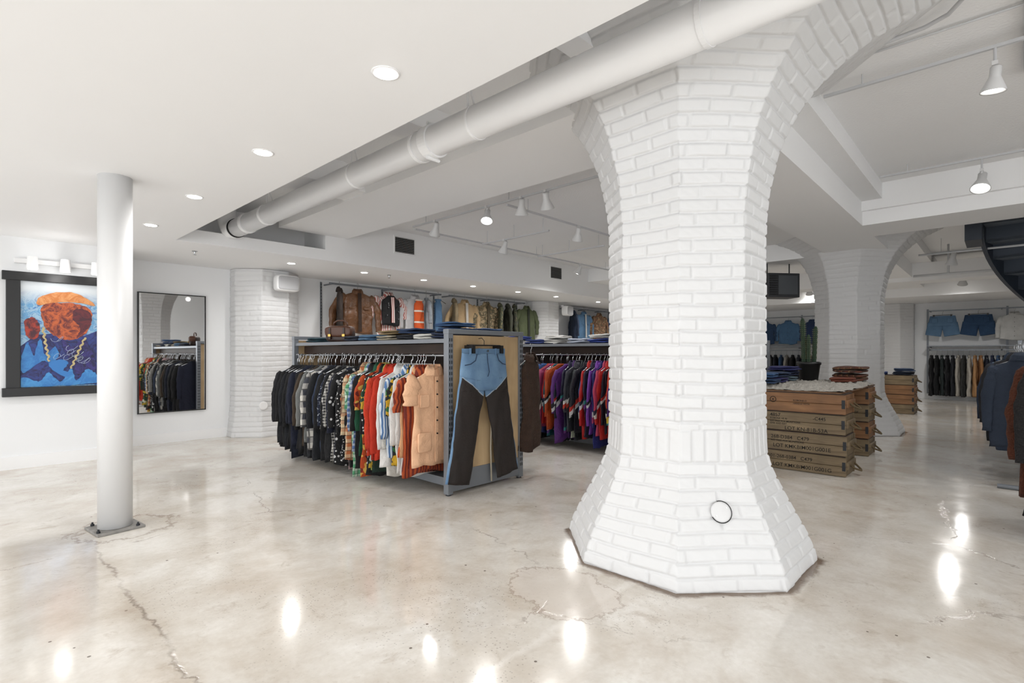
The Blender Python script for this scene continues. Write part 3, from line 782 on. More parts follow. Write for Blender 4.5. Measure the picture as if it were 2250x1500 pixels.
P = cloth
BK = (14, 14, 16); NV = (22, 27, 46); WH = (204, 202, 198); CR = (196, 182, 160)
m_peach = P('plain', (218, 172, 136))
ZN = 1.06
first = garment((2.80, 3.53, ZN), 0.06, m_peach, 'peach short-sleeved button shirt at the front of the rack', 'shirt', 'hanging_shirt', 'shirts on the grey rack',
                W=0.46, L=0.80, T=0.026, sleeve=0.20, flare=1.04, spread=0.05, slr=0.085, fold=0.9, buttons=True, sflat=.4)
MB().se((-0.13, -0.030, -0.26), 0.05, 0.008, 0.055, 0.2, 0.2, 16, 8).obj('pocket', m_peach, parent=first, smooth=True)
MB().se((-0.14, -0.040, -0.60), 0.07, 0.010, 0.08, 0.2, 0.2, 16, 8).obj('pocket', m_peach, parent=first, smooth=True)
MB().box(-0.018, 0.018, -0.037, -0.030, -0.78, -0.06).obj('button_placket', m_peach, parent=first, bevel=.002)
seq = [
 ('stripev', (160, 68, 28), (100, 32, 22), (0,0,0), 30, .26, .84, 'orange and rust striped short-sleeved shirt', -.03),
 ('stripev', (172, 76, 34), (196, 150, 108), (0,0,0), 24, .26, .72, 'orange and cream striped shirt', -.06),
 ('plain', (206, 204, 200), None, None, 10, .55, .94, 'long white shirt', 0),
 ('plain', (210, 208, 204), None, None, 10, .55, .86, 'white long-sleeved shirt', -.03),
 ('floral', (22, 22, 22), (178, 140, 28), (44, 94, 46), 16, .3, .78, 'dark floral print shirt', 0),
 ('stripev', (190, 198, 206), (72, 106, 150), (0,0,0), 40, .5, .80, 'blue and white pinstriped shirt', 0),
 ('plain', (206, 202, 194), None, None, 10, .6, .90, 'white long-sleeved shirt', -.02),
 ('plain', (208, 206, 202), None, None, 10, .6, .84, 'white cotton shirt', -.04),
 ('plain', (176, 42, 16), None, None, 10, .64, .76, 'bright red-orange long-sleeved shirt', -.08),
 ('plain', (166, 38, 18), None, None, 10, .62, .82, 'red-orange long-sleeved shirt', -.05),
 ('plain', (182, 50, 20), None, None, 10, .6, .72, 'orange-red knitted cardigan', -.09),
 ('plain', (22, 44, 34), None, None, 10, .5, .90, 'dark green shirt', 0),
 ('floral', (24, 60, 42), (180, 150, 46), (184, 184, 174), 14, .3, .84, 'green and yellow floral shirt', 0),
 ('plain', (146, 158, 72), None, None, 10, .3, .94, 'yellow-green shirt', 0),
 ('plain', (18, 18, 21), None, None, 10, .5, .96, 'black shirt', -.02),
 ('dots', (18, 18, 20), (200, 200, 200), (0,0,0), 16, .5, .92, 'black polka-dot shirt', 0),
 ('floral', (166, 64, 22), (196, 156, 70), (98, 24, 16), 12, .3, .96, 'orange floral shirt', 0),
 ('plain', (24, 78, 54), None, None, 10, .5, .80, 'green shirt', 0),
 ('plain', (18, 18, 20), None, None, 10, .5, .92, 'black shirt', -.04),
 ('plaid', (72, 98, 142), (180, 186, 192), (30, 50, 90), 20, .5, .82, 'blue checked shirt', 0),
 ('plaid', (78, 142, 102), (190, 200, 186), (40, 100, 74), 16, .3, .98, 'light green plaid shirt', 0),
 ('plaid', (192, 174, 142), (160, 88, 46), (72, 36, 26), 14, .55, .86, 'cream and brown plaid shirt', -.03),
 ('plain', (16, 16, 18), None, None, 10, .5, .98, 'black shirt', 0),
 ('plain', (174, 144, 144), None, None, 10, .3, .98, 'pale pink shirt', 0),
]
yy = 3.60
def put(i, it, step):
    global yy
    pt, a, b2, c3, s, sl, L, lb = it[:8]
    xo = it[8] if len(it) > 8 else 0
    m = P(pt, a, b2 or WH, c3 or BK, s)
    garment((2.80 + xo + R(-.03, .03), yy, ZN + R(-.008, .008)), R(-.10, .10), m, lb, group='shirts on the grey rack', W=R(.42, .50), L=L + R(-.04, .04), T=R(.014, .020), sleeve=sl,
            spread=R(.0, .06), slr=R(.044, .058), collar=i < 24, sflat=.32)
    yy += step
for i, it in enumerate(seq): put(i, it, 0.042)
dk = [
 ('dots', (16, 16, 18), (200, 200, 200), (0,0,0), 20, .5, .92, 'black shirt with small white dots'),
 ('plain', (18, 18, 21), None, None, 10, .55, .90, 'black shirt'),
 ('dots', (18, 18, 20), (196, 196, 196), (0,0,0), 9, .5, .98, 'black polka-dot blouse'),
 ('plain', (22, 22, 26), None, None, 10, .55, .9, 'black shirt'),
 ('plain', NV, None, None, 10, .55, .9, 'navy shirt'),
 ('plaid', (26, 26, 26), (190, 187, 180), (110, 110, 110), 34, .5, .96, 'black and white checked shirt'),
 ('plain', (18, 18, 20), None, None, 10, .55, .94, 'black shirt'),
 ('dots', (24, 32, 50), (166, 172, 180), (0,0,0), 26, .5, .92, 'navy patterned blouse'),
 ('plain', (16, 16, 18), None, None, 10, .55, .9, 'black shirt'),
 ('plaid', (176, 174, 170), (54, 54, 60), (20, 20, 20), 10, .55, .92, 'grey and black plaid shirt'),
 ('plain', (40, 52, 74), None, None, 10, .5, .94, 'dark denim shirt'),
 ('plain', (16, 16, 18), None, None, 10, .55, .94, 'black shirt'),
 ('plain', (20, 22, 27), None, None, 10, .55, .98, 'black jacket'),
 ('plain', (27, 36, 58), None, None, 10, .55, .96, 'dark blue shirt'),
 ('plaid', (204, 200, 192), (58, 60, 68), (30, 30, 34), 8, .55, .88, 'white and grey plaid flannel shirt'),
 ('plain', (23, 25, 30), None, None, 10, .55, .96, 'black jacket'),
 ('plain', (112, 114, 112), None, None, 10, .55, .84, 'grey shirt'),
 ('plain', (20, 20, 22), None, None, 10, .55, .96, 'black jacket'),
 ('plain', (22, 27, 42), None, None, 10, .55, .96, 'navy jacket'),
 ('plain', (64, 52, 40), None, None, 10, .55, .88, 'brown jacket'),
 ('plain', (18, 18, 20), None, None, 10, .6, .92, 'black coat'),
]
i = 24; k = 0
while yy < 6.2:
    it = dk[k] if k < 21 else dk[(3, 4, 6, 8, 11, 12, 15, 17, 18, 20)[(k * 7) % 10]]
    put(i, it, 0.047); i += 1; k += 1
cols = [(62, 44, 32), (26, 26, 30), (100, 80, 54), (54, 62, 80), (26, 54, 45), (124, 52, 34), (170, 160, 142), (26, 30, 44)]
for i in range(14):
    c = cols[i % 8]
    garment((3.78, 3.75 + i * 0.18, ZN), R(-.1, .1), P('plain', c), 'dark jacket on the reverse side of the rack', 'jacket', 'hanging_jacket', 'jackets on the reverse side', W=.46, L=.84, T=.03, sleeve=.55, slr=.06, collar=False, sflat=.4)
m_fur = mat('brown_suede_shearling', (66, 46, 34), 0.9, var=0.3, scale=12, bump=0.8, bscale=60, bdist=0.02)
garment((3.86, 3.36, 1.16), 0.15, m_fur, 'worn brown suede shearling vest hanging at rack corner', 'vest', 'hanging_vest', W=.28, L=.90, T=.045, sleeve=0, flare=1.15, neck=.06)

wind = [((170, 30, 22), (196, 196, 196), NV, 'red windbreaker with white stripe'), (NV, (196, 196, 196), (174, 40, 30), 'navy windbreaker with white stripe'), ((74, 34, 94), (26, 98, 98), (180, 152, 36), 'purple and teal windbreaker'),
        ((180, 58, 26), NV, (196, 196, 196), 'orange windbreaker with navy stripe'), ((26, 38, 92), (150, 52, 98), (184, 184, 194), 'blue windbreaker with pink stripe'), ((20, 70, 84), (80, 40, 108), WH, 'teal windbreaker with purple stripe'),
        ((192, 190, 186), (54, 62, 134), (166, 44, 36), 'white windbreaker with blue stripe'), (BK, (134, 38, 92), (44, 110, 110), 'black windbreaker with pink stripe'), ((156, 46, 86), (196, 186, 178), NV, 'pink windbreaker with pale stripe'),
        ((62, 98, 158), (184, 86, 36), WH, 'light blue windbreaker with orange stripe'), ((30, 32, 54), (106, 54, 126), (54, 134, 134), 'dark navy windbreaker with purple stripe'), ((50, 54, 60), (180, 54, 36), WH, 'charcoal windbreaker with red stripe'),
        ((106, 54, 134), (190, 190, 194), (20, 20, 30), 'violet windbreaker with pale stripe'), ((24, 26, 34), (190, 190, 190), (170, 40, 30), 'black windbreaker with white stripe'), ((190, 60, 24), (190, 190, 190), BK, 'red-orange windbreaker with pale stripe')]
yq = 3.1; i = 0; rw = random.Random(8); bag_ = []
while yq < 6.15:
    if not bag_:
        bag_ = list(range(len(wind))); rw.shuffle(bag_)
    k = bag_.pop()
    if i in (7, 12): k = 0
    a, b2, c3, lb = wind[k]
    ja = tuple(int(max(8, min(215, v * rw.uniform(.85, 1.12)))) for v in a)
    garment((5.40 + R(-.05, .05), yq, ZN), R(-.12, .12), P('blocks', ja, b2, c3, rw.uniform(1.0, 2.2), rough=0.6), lb, 'jacket', 'hanging_windbreaker', 'windbreakers on the rack', W=R(.40, .52), L=R(.76, 1.0), T=.018, sleeve=R(.46, .70), spread=R(.0, .06), slr=R(.044, .058), collar=i < 20, sflat=.36)
    yq += 0.048; i += 1

# ------------------------------------------------------------------ trousers
def trousers_mb(waist, L, crotch, hem, spread, T, thigh=None):
    b = MB(); M = 40
    rows = []; n = 10
    for i in range(n + 1):
        t = i / n; rows.append((-crotch * t, waist / 2 * (1 + 0.14 * math.sin(t * 1.5)), T * (0.8 + 0.3 * t)))
    vs = []; fs = []
    for i, (z, hw, hd) in enumerate(rows):
        for k in range(M):
            a = 2 * math.pi * k / M; ca, sa = math.cos(a), math.sin(a)
            x = hw * math.copysign(abs(ca) ** .7, ca)
            vs.append((x, hd * math.copysign(abs(sa) ** .8, sa) + 0.008 * noise.noise(Vector((x * 14, sa, z * 10))), z))
    for i in range(n):
        for k in range(M): fs.append((i * M + k, (i + 1) * M + k, (i + 1) * M + (k + 1) % M, i * M + (k + 1) % M))
    fs.append(tuple(n * M + k for k in range(M - 1, -1, -1)))
    b.add(vs, fs)
    th = thigh or waist * 0.29
    for s in (-1, 1):
        m = 34; path = []; r1 = []; r2 = []
        for i in range(m + 1):
            t = i / m; z = -crotch * 0.72 - (L - crotch * 0.72) * t
            path.append((s * (waist * 0.27 + (spread - waist * 0.27) * t), 0.005 * math.sin(t * 8 + s), z))
            w = th + (hem - th) * min(1, t * 2.2) ** .8
            r1.append(w); r2.append(T * (1.0 - .35 * t))
        st_ = len(b.v)
        b.tube(path, r1, 32, r2=r2, side=(0, 1, 0))
        for q in range(st_, len(b.v)):
            v = b.v[q]
            dy = 0.014 * noise.noise(Vector((v[0] * 16, s * 5, v[2] * 5))) + 0.008 * noise.noise(Vector((v[0] * 40, s * 3, v[2] * 12)))
            b.v[q] = (v[0], v[1] + dy, v[2])
    return b
m_denim = mat('light_washed_denim', (94, 126, 158), 0.85, var=0.22, scale=7, bump=0.4, bscale=120, bdist=0.004)
m_dk = mat('dark_denim', (42, 60, 88), 0.85, var=0.2, scale=8, bump=0.3, bscale=100)
def chapmat():
    m, nt, b = newmat('denim_with_leather_chap_panels'); o = OC(nt)
    sp = nt.nodes.new('ShaderNodeSeparateXYZ'); nt.links.new(o, sp.inputs[0])
    ax = MA(nt, 'ABSOLUTE', sp.outputs[0]); z = sp.outputs[2]
    t = MAPR(nt, z, -0.2, -1.15, 0, 1)
    cx = MA(nt, 'ADD', 0.145 + 0.122, MA(nt, 'MULTIPLY', t, 0.155))
    inside = MA(nt, 'LESS_THAN', ax, cx)
    bz = MA(nt, 'ADD', -0.43, MA(nt, 'MULTIPLY', MA(nt, 'MINIMUM', ax, 0.3), 0.7))
    below = MA(nt, 'LESS_THAN', z, bz)
    k = MA(nt, 'MULTIPLY', inside, below)
    n = NOISE(nt, o, 7, 4); n2 = NOISE(nt, o, 60, 3)
    den = MIX(nt, n.outputs[0], lin((58, 90, 128)), lin((124, 156, 182)))
    lea = MIX(nt, n.outputs[0], lin((21, 16, 14)), lin((38, 28, 24)))
    seam = MA(nt, 'MULTIPLY', MA(nt, 'LESS_THAN', MA(nt, 'ABSOLUTE', MA(nt, 'SUBTRACT', z, bz)), 0.005), inside)
    c = MIX(nt, k, den, lea); c = MIX(nt, MA(nt, 'MULTIPLY', seam, .6), c, lin((180, 190, 200)))
    nt.links.new(c, b.inputs['Base Color']); b.inputs['Roughness'].default_value = .75
    BUMP(nt, MA(nt, 'ADD', n2.outputs[0], MA(nt, 'MULTIPLY', n.outputs[0], 3)), .35, .006, b)
    return m
tr = trousers_mb(0.50, 1.13, 0.36, 0.135, 0.30, 0.040, thigh=0.15).obj('hanging_jeans', chapmat(), (3.17, 3.30, 1.235), (0, 0, 0), smooth=True)
tag(tr, 'light blue jeans with dark brown leather chap panels on rack end', 'trousers')
wb = MB(); vs = []
M_ = 40
for z, k in ((0.0, 1.02), (-0.04, 1.02), (-0.041, 0.99), (0.001, 0.97)):
    for q in range(M_):
        a = 2 * math.pi * q / M_; ca, sa = math.cos(a), math.sin(a)
        vs.append((0.25 * k * math.copysign(abs(ca) ** .7, ca), 0.040 * k * math.copysign(abs(sa) ** .8, sa), z))
wb.add(vs, [(j * M_ + q, (j + 1) * M_ + q, (j + 1) * M_ + (q + 1) % M_, j * M_ + (q + 1) % M_) for j in range(3) for q in range(M_)]).obj('waistband', m_denim, parent=tr, smooth=True)
for x in (-0.2, -0.1, 0.1, 0.2): MB().box(x - 0.006, x + 0.006, -0.052, -0.036, -0.05, 0.004).obj('belt_loop', m_denim, parent=tr)
MB().cyl((0.0, -0.04, -0.02), (0.0, -0.05, -0.02), 0.010, n=14).obj('button', M_chrome, parent=tr)
MB().tube([(0.0, -0.040, -0.04), (0.004, -0.044, -0.12), (0.02, -0.046, -0.2), (0.0, -0.047, -0.24)], 0.003, 6).obj('fly_seam', m_dk, parent=tr)
for s in (-1, 1):
    MB().tube([(s * 0.12, -0.040, -0.045), (s * 0.14, -0.043, -0.10), (s * 0.19, -0.038, -0.13), (s * 0.245, -0.024, -0.14)], 0.004, 6).obj('pocket_seam', m_dk, parent=tr)
    MB().box(s * 0.17 - 0.016, s * 0.17 + 0.016, -0.055, 0.05, -0.04, 0.03).obj('hanger_clip', M_black, parent=tr)
MB().cyl((-0.2, 0, 0.03), (0.2, 0, 0.03), 0.006, n=8).tube([(0, 0, 0.03), (0, 0, 0.07), (0, 0.03, 0.095), (0, 0.07, 0.09)], 0.003, 6).obj('hanger', M_black, parent=tr)
tag(MB().tube([(3.3, 3.335, 1.1), (3.31, 3.345, 0.7), (3.30, 3.35, 0.35), (3.31, 3.35, 0.05)], 0.008, 6).obj('hanging_strap', mat('cream_strap', (184, 174, 156), 0.8), smooth=True), 'thin cream cloth strap dangling beside the jeans', 'strap')

# ------------------------------------------------------------------ folded clothes
def folded(loc, w, d, h, m, label, group, layers=2, rz=0.0, cat='clothes', name='folded_garment'):
    b = MB()
    for i in range(layers):
        hh = h / layers
        b.se((R(-.01, .01), R(-.01, .01), hh * (i + 0.5)), w / 2 * R(.90, 1.0), d / 2 * R(.90, 1.0), hh * 0.56, 0.55, 0.3, 36, 10, amp=0.022, seed=R(0, 50), fr=8)
    zmin = min(v[2] for v in b.v); b.v = [(v[0], v[1], v[2] - zmin) for v in b.v]
    o = b.obj(name, m, loc, (0, 0, rz), smooth=True); tag(o, label, cat, group)
    return o, max(v[2] for v in b.v)
z0 = 1.322
def stack(x, y, z, items, w=.32, d=.34, grp='folded clothes on the rack'):
    for (c, h, lb) in items:
        mm_ = P('plain', c) if isinstance(c, tuple) else c
        o, t = folded((x + R(-.015, .015), y + R(-.015, .015), z), w * R(.92, 1.05), d * R(.92, 1.05), h, mm_, lb, grp, 2, R(-.15, .15))
        z += t * 0.97
BLU = (30, 50, 82)
stack(3.05, 6.0, z0, [((23, 54, 64), .05, 'folded teal jersey')], .3, .3)
stack(3.05, 5.12, z0, [((25, 32, 48), .05, 'folded navy trousers')], .3, .36)
stack(3.05, 4.80, z0, [((68, 98, 126), .06, 'folded light blue jeans')], .3, .28)
stack(3.05, 4.50, z0, [((154, 146, 128), .04, 'folded khaki trousers'), ((122, 104, 72), .04, 'folded tan trousers')], .3, .26)
stack(3.42, 4.9, z0, [(P('stripeh', (100, 118, 84), (164, 164, 146), (54, 62, 80), 30), .05, 'folded striped knit'), ((190, 174, 152), .04, 'folded cream knit')], .32, .34)
stack(3.08, 4.20, z0, [((32, 34, 41), .045, 'folded charcoal shirt'), (BLU, .045, 'folded dark jeans')], .32, .28)
stack(3.08, 3.92, z0, [((196, 194, 188), .05, 'folded white shirt')], .32, .26)
stack(3.45, 4.35, z0, [((180, 178, 172), .04, 'folded white shirt'), ((26, 26, 30), .04, 'folded black trousers')], .32, .34)
stack(3.12, 3.62, z0, [((25, 37, 64), .045, 'folded dark blue jeans'), ((34, 58, 94), .04, 'folded blue jeans'), ((46, 76, 114), .04, 'folded mid-blue jeans')], .36, .28)
stack(3.50, 3.66, z0, [((25, 37, 64), .045, 'folded dark blue jeans'), ((40, 68, 108), .04, 'folded blue jeans')], .32, .28)
g2c = [((196, 194, 190), 'folded white sweater'), ((200, 198, 196), 'folded white shirt'), ((40, 58, 126), 'folded royal blue shirt'), ((164, 170, 184), 'folded pale blue shirt'), ((196, 194, 190), 'folded white shirt'), ((32, 48, 100), 'folded blue jersey')]
for i in range(9):
    c, l = g2c[i % 6]
    stack(5.68, 2.95 + i * 0.37, z0, [(c, .05, l), (g2c[(i + 2) % 6][0], .045, g2c[(i + 2) % 6][1])] if i % 2 == 0 else [(c, .055, l)], .36, .30, 'folded clothes on the windbreaker rack')

m_lea = mat('tan_brown_leather', (84, 47, 27), 0.45, var=0.2, scale=9, bump=0.2, bscale=50)
m_lea2 = mat('dark_brown_leather', (48, 27, 18), 0.45, var=0.2, scale=9)
bag = empty('leather_satchel', (3.02, 5.50, z0), (0, 0, math.radians(-62))); tag(bag, 'brown leather satchel with flap and top handle on shelf', 'bag')
MB().se((0, 0, 0.09), 0.17, 0.06, 0.09, 0.45, 0.4, 36, 14, amp=0.010, seed=3).obj('bag_body', m_lea2, parent=bag, smooth=True)
MB().se((0, -0.014, 0.12), 0.172, 0.062, 0.065, 0.5, 0.35, 36, 14, amp=0.006, seed=9).obj('bag_flap', m_lea, parent=bag, smooth=True)
MB().tube([(-0.09, 0, 0.17), (-0.085, 0, 0.22), (-0.04, 0, 0.245), (0.04, 0, 0.245), (0.085, 0, 0.22), (0.09, 0, 0.17)], 0.009, 10).obj('bag_handle', m_lea, parent=bag, smooth=True)
M_brass = mat('brass', (180, 150, 80), 0.3, 0.9)
for s in (-1, 1):
    MB().box(s * 0.09 - 0.012, s * 0.09 + 0.012, -0.084, -0.06, 0.03, 0.16).obj('bag_strap', m_lea2, parent=bag, bevel=0.003)
    MB().box(s * 0.09 - 0.018, s * 0.09 + 0.018, -0.090, -0.080, 0.06, 0.09).obj('buckle', M_brass, parent=bag, bevel=0.003)

# ------------------------------------------------------------------ wall display (back wall)
def standards(xs, y, z0_, z1_, label):
    for x in xs:
        b = MB(); b.box(-0.013, 0.013, -0.02, 0, 0, z1_ - z0_)
        o = b.obj('wall_standard', M_grey, (x, y, z0_)); tag(o, label, 'shelf upright', 'slotted wall uprights')
        sl = MB()
        for k in range(int((z1_ - z0_) / 0.05)): sl.box(-0.005, 0.005, -0.0212, -0.0198, 0.02 + k * 0.05, 0.045 + k * 0.05)
        sl.obj('slot_strip', M_dgrey, parent=o)
standards((4.12, 5.28, 6.45, 7.62, 8.85), YB, 0.14, 2.36, 'grey slotted metal upright fixed to the wall')
standards((10.35, 11.5, 12.7, 13.9), YB, 0.14, 2.36, 'grey slotted metal upright fixed to the wall')
def wallrail(x0, x1, y, z):
    e = empty('wall_hanging_rail', ((x0 + x1) / 2, y, z)); tag(e, 'grey metal hanging rail bracketed to the wall', 'clothes rail', 'wall hanging rails')
    h = (x1 - x0) / 2
    MB().box(-h, h, -0.30, -0.28, 0, 0.03).obj('rail_bar', M_grey, parent=e)
    for x in np.linspace(-h + 0.05, h - 0.05, max(2, int((x1 - x0) / 0.6))):
        MB().box(x - 0.01, x + 0.01, -0.36, -0.02, 0.0, 0.022).obj('rail_bracket', M_grey, parent=e)
wallrail(4.12, 6.4, YB, 2.30); wallrail(6.6, 8.8, YB, 2.30); wallrail(10.4, 13.6, YB, 2.30)
m_leaj = mat('brown_leather_jacket', (124, 84, 54), 0.40, var=0.35, scale=9, bump=0.6, bscale=14, bdist=0.03)
YW = YB - 0.33; ZW = 2.22
def walljacket(x, m, label, cat='jacket', name='hanging_jacket', W=.5, L=.66, sleeve=.52, rz=0.0, z=ZW, y=YW, **k):
    return garment((x, y, z), rz, m, label, cat, name, 'garments on the wall display', W=W, L=L, T=k.pop('T', .050), sleeve=sleeve, spread=k.pop('spread', .10), slr=k.pop('slr', .070), fold=.8, **k)
walljacket(4.27, P('plain', (40, 30, 25)), 'dark brown jacket turned sideways on wall rail', W=.42, rz=1.1)
walljacket(4.60, m_leaj, 'brown leather bomber jacket on wall rail', W=.54, L=.70, sleeve=.58, spread=.14, slr=.076, open_front=P('plain', (50, 34, 24)), pocket=2)
walljacket(5.20, P('stripev', (204, 198, 194), (156, 90, 84), (0, 0, 0), 30), 'red and white striped shirt under a black vest', 'shirt', 'hanging_shirt', W=.46, L=.76, sleeve=.34)
vst = garment((5.20, YW - 0.075, ZW - 0.03), 0, P('plain', (18, 18, 20)), 'black vest covered with pins over striped shirt', 'vest', 'hanging_vest', 'garments on the wall display', W=.36, L=.5, T=.04, sleeve=0, collar=False, hang=False, open_front=P('stripev', (204, 198, 194), (156, 90, 84), (0, 0, 0), 30))
for i in range(9):
    sx = -1 if i % 2 else 1; px, pz = sx * R(.08, .14), -R(.1, .42)
    MB().cyl((px, -0.045, pz), (px, -0.065, pz), 0.013, n=10).obj('pin', M_chrome, parent=vst)
walljacket(5.76, P('plain', (182, 182, 184)), 'pale grey sweatshirt with dark scarf', 'sweatshirt', 'hanging_sweatshirt', W=.42, L=.74, sleeve=.5)
sc_ = garment((5.78, YW - 0.10, ZW - 0.05), 0, P('stripeh', (190, 78, 28), (190, 78, 28), (206, 196, 186), 5), 'orange sports top with white band', 'shirt', 'hanging_shirt', 'garments on the wall display', W=.2, L=.62, T=.04, sleeve=0, collar=False, hang=False)
walljacket(6.02, P('plain', (138, 144, 150)), 'grey shirt turned sideways on wall rail', 'shirt', 'hanging_shirt', W=.3, rz=1.2, sleeve=.4, collar=False)
walljacket(6.30, P('plain', (80, 114, 148)), 'folded blue jeans hanging on wall rail', 'trousers', 'hanging_jeans', W=.16, L=.72, sleeve=0, collar=False)
walljacket(6.98, P('plain', (176, 150, 114)), 'tan field jacket with round patches', W=.52, L=.72, sleeve=.58, spread=.13, open_front=P('plain', (200, 196, 190)))
walljacket(6.70, P('plain', (116, 102, 78)), 'khaki jacket turned sideways on wall rail', W=.4, rz=1.0)
walljacket(7.58, P('camo', (150, 132, 104), (104, 90, 66), (72, 72, 56), 16), 'desert camouflage jacket on wall rail', W=.52, L=.72, sleeve=.56, open_front=P('plain', (80, 70, 52)), pocket=2)
walljacket(7.98, P('camo', (78, 82, 60), (48, 52, 40), (106, 98, 72), 16), 'green camouflage jacket turned sideways', W=.42, rz=0.9)
walljacket(8.22, P('plain', (62, 64, 52)), 'dark olive jacket turned sideways on rail', W=.42, rz=1.0)
walljacket(8.44, P('camo', (66, 72, 54), (42, 44, 36), (96, 90, 66), 18), 'dark camouflage jacket turned sideways', W=.42, rz=0.8)
walljacket(8.84, P('plain', (82, 90, 62)), 'olive green jacket on wall rail', W=.5, L=.76, open_front=P('plain', (40, 44, 34)))
walljacket(10.62, P('plain', (34, 46, 68)), 'dark denim jacket turned sideways', W=.42, rz=.9)
walljacket(11.05, P('plain', (90, 126, 160)), 'light denim jacket on wall rail', W=.52, L=.66, pocket=2, open_front=P('plain', (196, 196, 194)))
walljacket(11.75, P('camo', (140, 112, 84), (104, 66, 48), (76, 76, 56), 16), 'rust and tan patterned jacket', W=.54, L=.7)
walljacket(12.5, P('plain', (46, 64, 92)), 'dark denim jacket on wall rail', W=.52, L=.7)
sh = MB().box(-1.7, 1.7, -0.38, 0, 0, 0.025).obj('wall_shelf', M_grey, (12.0, YB - 0.022, 1.30)); tag(sh, 'grey metal shelf on the back wall', 'shelf')
for i in range(6):
    stack(10.7 + i * 0.42, YB - 0.22, 1.325, [((196, 196, 194) if i % 2 else (46, 64, 120), .06, 'folded white sweater' if i % 2 else 'folded blue sweater'), ((54, 60, 72), .05, 'folded dark trousers')], .34, .28, 'folded clothes on the wall shelf')

# ------------------------------------------------------------------ end wall display
for y in (5.9, 4.4, 2.9, 1.42, -0.1):
    b = MB(); b.box(-0.02, 0, -0.02, 0.02, 0, 2.2)
    o = b.obj('wall_standard', M_grey, (XE, y, 0.14)); tag(o, 'grey slotted metal upright on the end wall', 'shelf upright', 'slotted end wall uprights')
for (y0, y1) in ((2.95, 5.85), (-1.4, 1.4)):
    e = empty('wall_hanging_rail', (XE, (y0 + y1) / 2, 2.26)); tag(e, 'grey metal rail high on the end wall', 'clothes rail', 'wall hanging rails')
    h = (y1 - y0) / 2
    MB().box(-0.30, -0.28, -h, h, 0, 0.03).obj('rail_bar', M_grey, parent=e)
    for y in (-h + .05, 0, h - .05): MB().box(-0.34, -0.02, y - .012, y + .012, 0, 0.025).obj('rail_bracket', M_grey, parent=e)
    e = empty('wall_hanging_rail', (XE, (y0 + y1) / 2, 1.26)); tag(e, 'low grey hanging rail with shelf above on end wall', 'clothes rail', 'wall hanging rails')
    MB().box(-0.30, -0.28, -h, h, 0, 0.03).obj('rail_bar', M_grey, parent=e)
    MB().box(-0.42, -0.02, -h, h, 0.10, 0.125).obj('rail_shelf', M_grey, parent=e)
    for y in (-h + .05, 0, h - .05): MB().box(-0.34, -0.02, y - .012, y + .012, 0.06, 0.10).box(-0.30, -0.02, y - .012, y + .012, 0.0, 0.03).obj('rail_bracket', M_grey, parent=e)
RZ = math.radians(-90)
for y, c, l in ((5.35, (44, 70, 104), 'dark denim jacket on the end wall'), (4.70, (78, 114, 150), 'light denim jacket on the end wall'), (4.05, (36, 55, 92), 'blue denim jacket on the end wall')):
    garment((XE - .3, y, 2.14), RZ, P('plain', c), l, 'jacket', 'hanging_jacket', 'garments on the end wall', W=.5, L=.68, T=.05, sleeve=.5, spread=.05, slr=.065, buttons=True)
def shorts(loc, m, label):
    o = trousers_mb(.5, .5, .26, .16, .19, .05, thigh=.16).obj('hanging_shorts', m, loc, (0, 0, RZ), smooth=True); tag(o, label, 'shorts', 'garments on the end wall')
    MB().cyl((-.2, 0, 0.02), (.2, 0, 0.02), .006, n=8).tube([(0, 0, .02), (0, 0, .09), (0.02, 0, .11), (0, 0, .13), (-.02, 0, .11)], .003, 6).obj('hanger', M_black, parent=o)
    for s in (-1, 1): MB().box(s * .17 - .015, s * .17 + .015, -.055, .055, -.02, .03).obj('hanger_clip', M_black, parent=o)
    for s in (-1, 1): MB().se((s * .15, -.052, -.12), .06, .01, .06, .3, .3, 14, 8).obj('pocket', m, parent=o, smooth=True)
shorts((XE - .3, 1.10, 2.14), m_denim, 'light blue denim shorts on black clip hanger')
shorts((XE - .3, .42, 2.14), P('plain', (38, 66, 98)), 'dark denim cut-off shorts on clip hanger')
garment((XE - .3, -.22, 2.14), RZ, P('plain', (196, 196, 194)), 'white button shirt on the end wall', 'shirt', 'hanging_shirt', 'garments on the end wall', W=.5, L=.62, T=.05, sleeve=.5, buttons=True)
rc = [((27, 27, 29), 'black trousers'), ((20, 22, 24), 'black trousers'), ((32, 42, 42), 'dark green trousers'), ((25, 25, 29), 'black trousers'), ((31, 33, 40), 'charcoal trousers'), ((172, 166, 156), 'off-white trousers'),
      ((49, 49, 49), 'grey trousers'), ((180, 174, 164), 'cream trousers'), ((172, 130, 88), 'tan trousers'), ((158, 114, 74), 'camel trousers'), ((27, 31, 45), 'navy trousers'), ((36, 45, 72), 'dark jeans'), ((54, 82, 118), 'blue jeans'), ((27, 27, 31), 'black jeans')]
for i, (c, l) in enumerate(rc):
    garment((XE - .29, 1.32 - i * .105, 1.14), R(-.2, .2) , P('plain', c), l + ' hanging on the end wall rail', 'trousers', 'hanging_trousers', 'trousers on the end wall rail', W=.34, L=1.02, T=.04, sleeve=0, collar=False)
for i in range(16):
    c = [(36, 40, 50), (54, 82, 118), (156, 152, 146), (27, 27, 29)][i % 4]
    garment((XE - .29, 5.7 - i * .16, 1.14), R(-.2, .2), P('plain', c), 'jacket hanging on the end wall rail', 'jacket', 'hanging_jacket', 'jackets on the end wall rail', W=.4, L=.8, T=.045, sleeve=.5, collar=False)

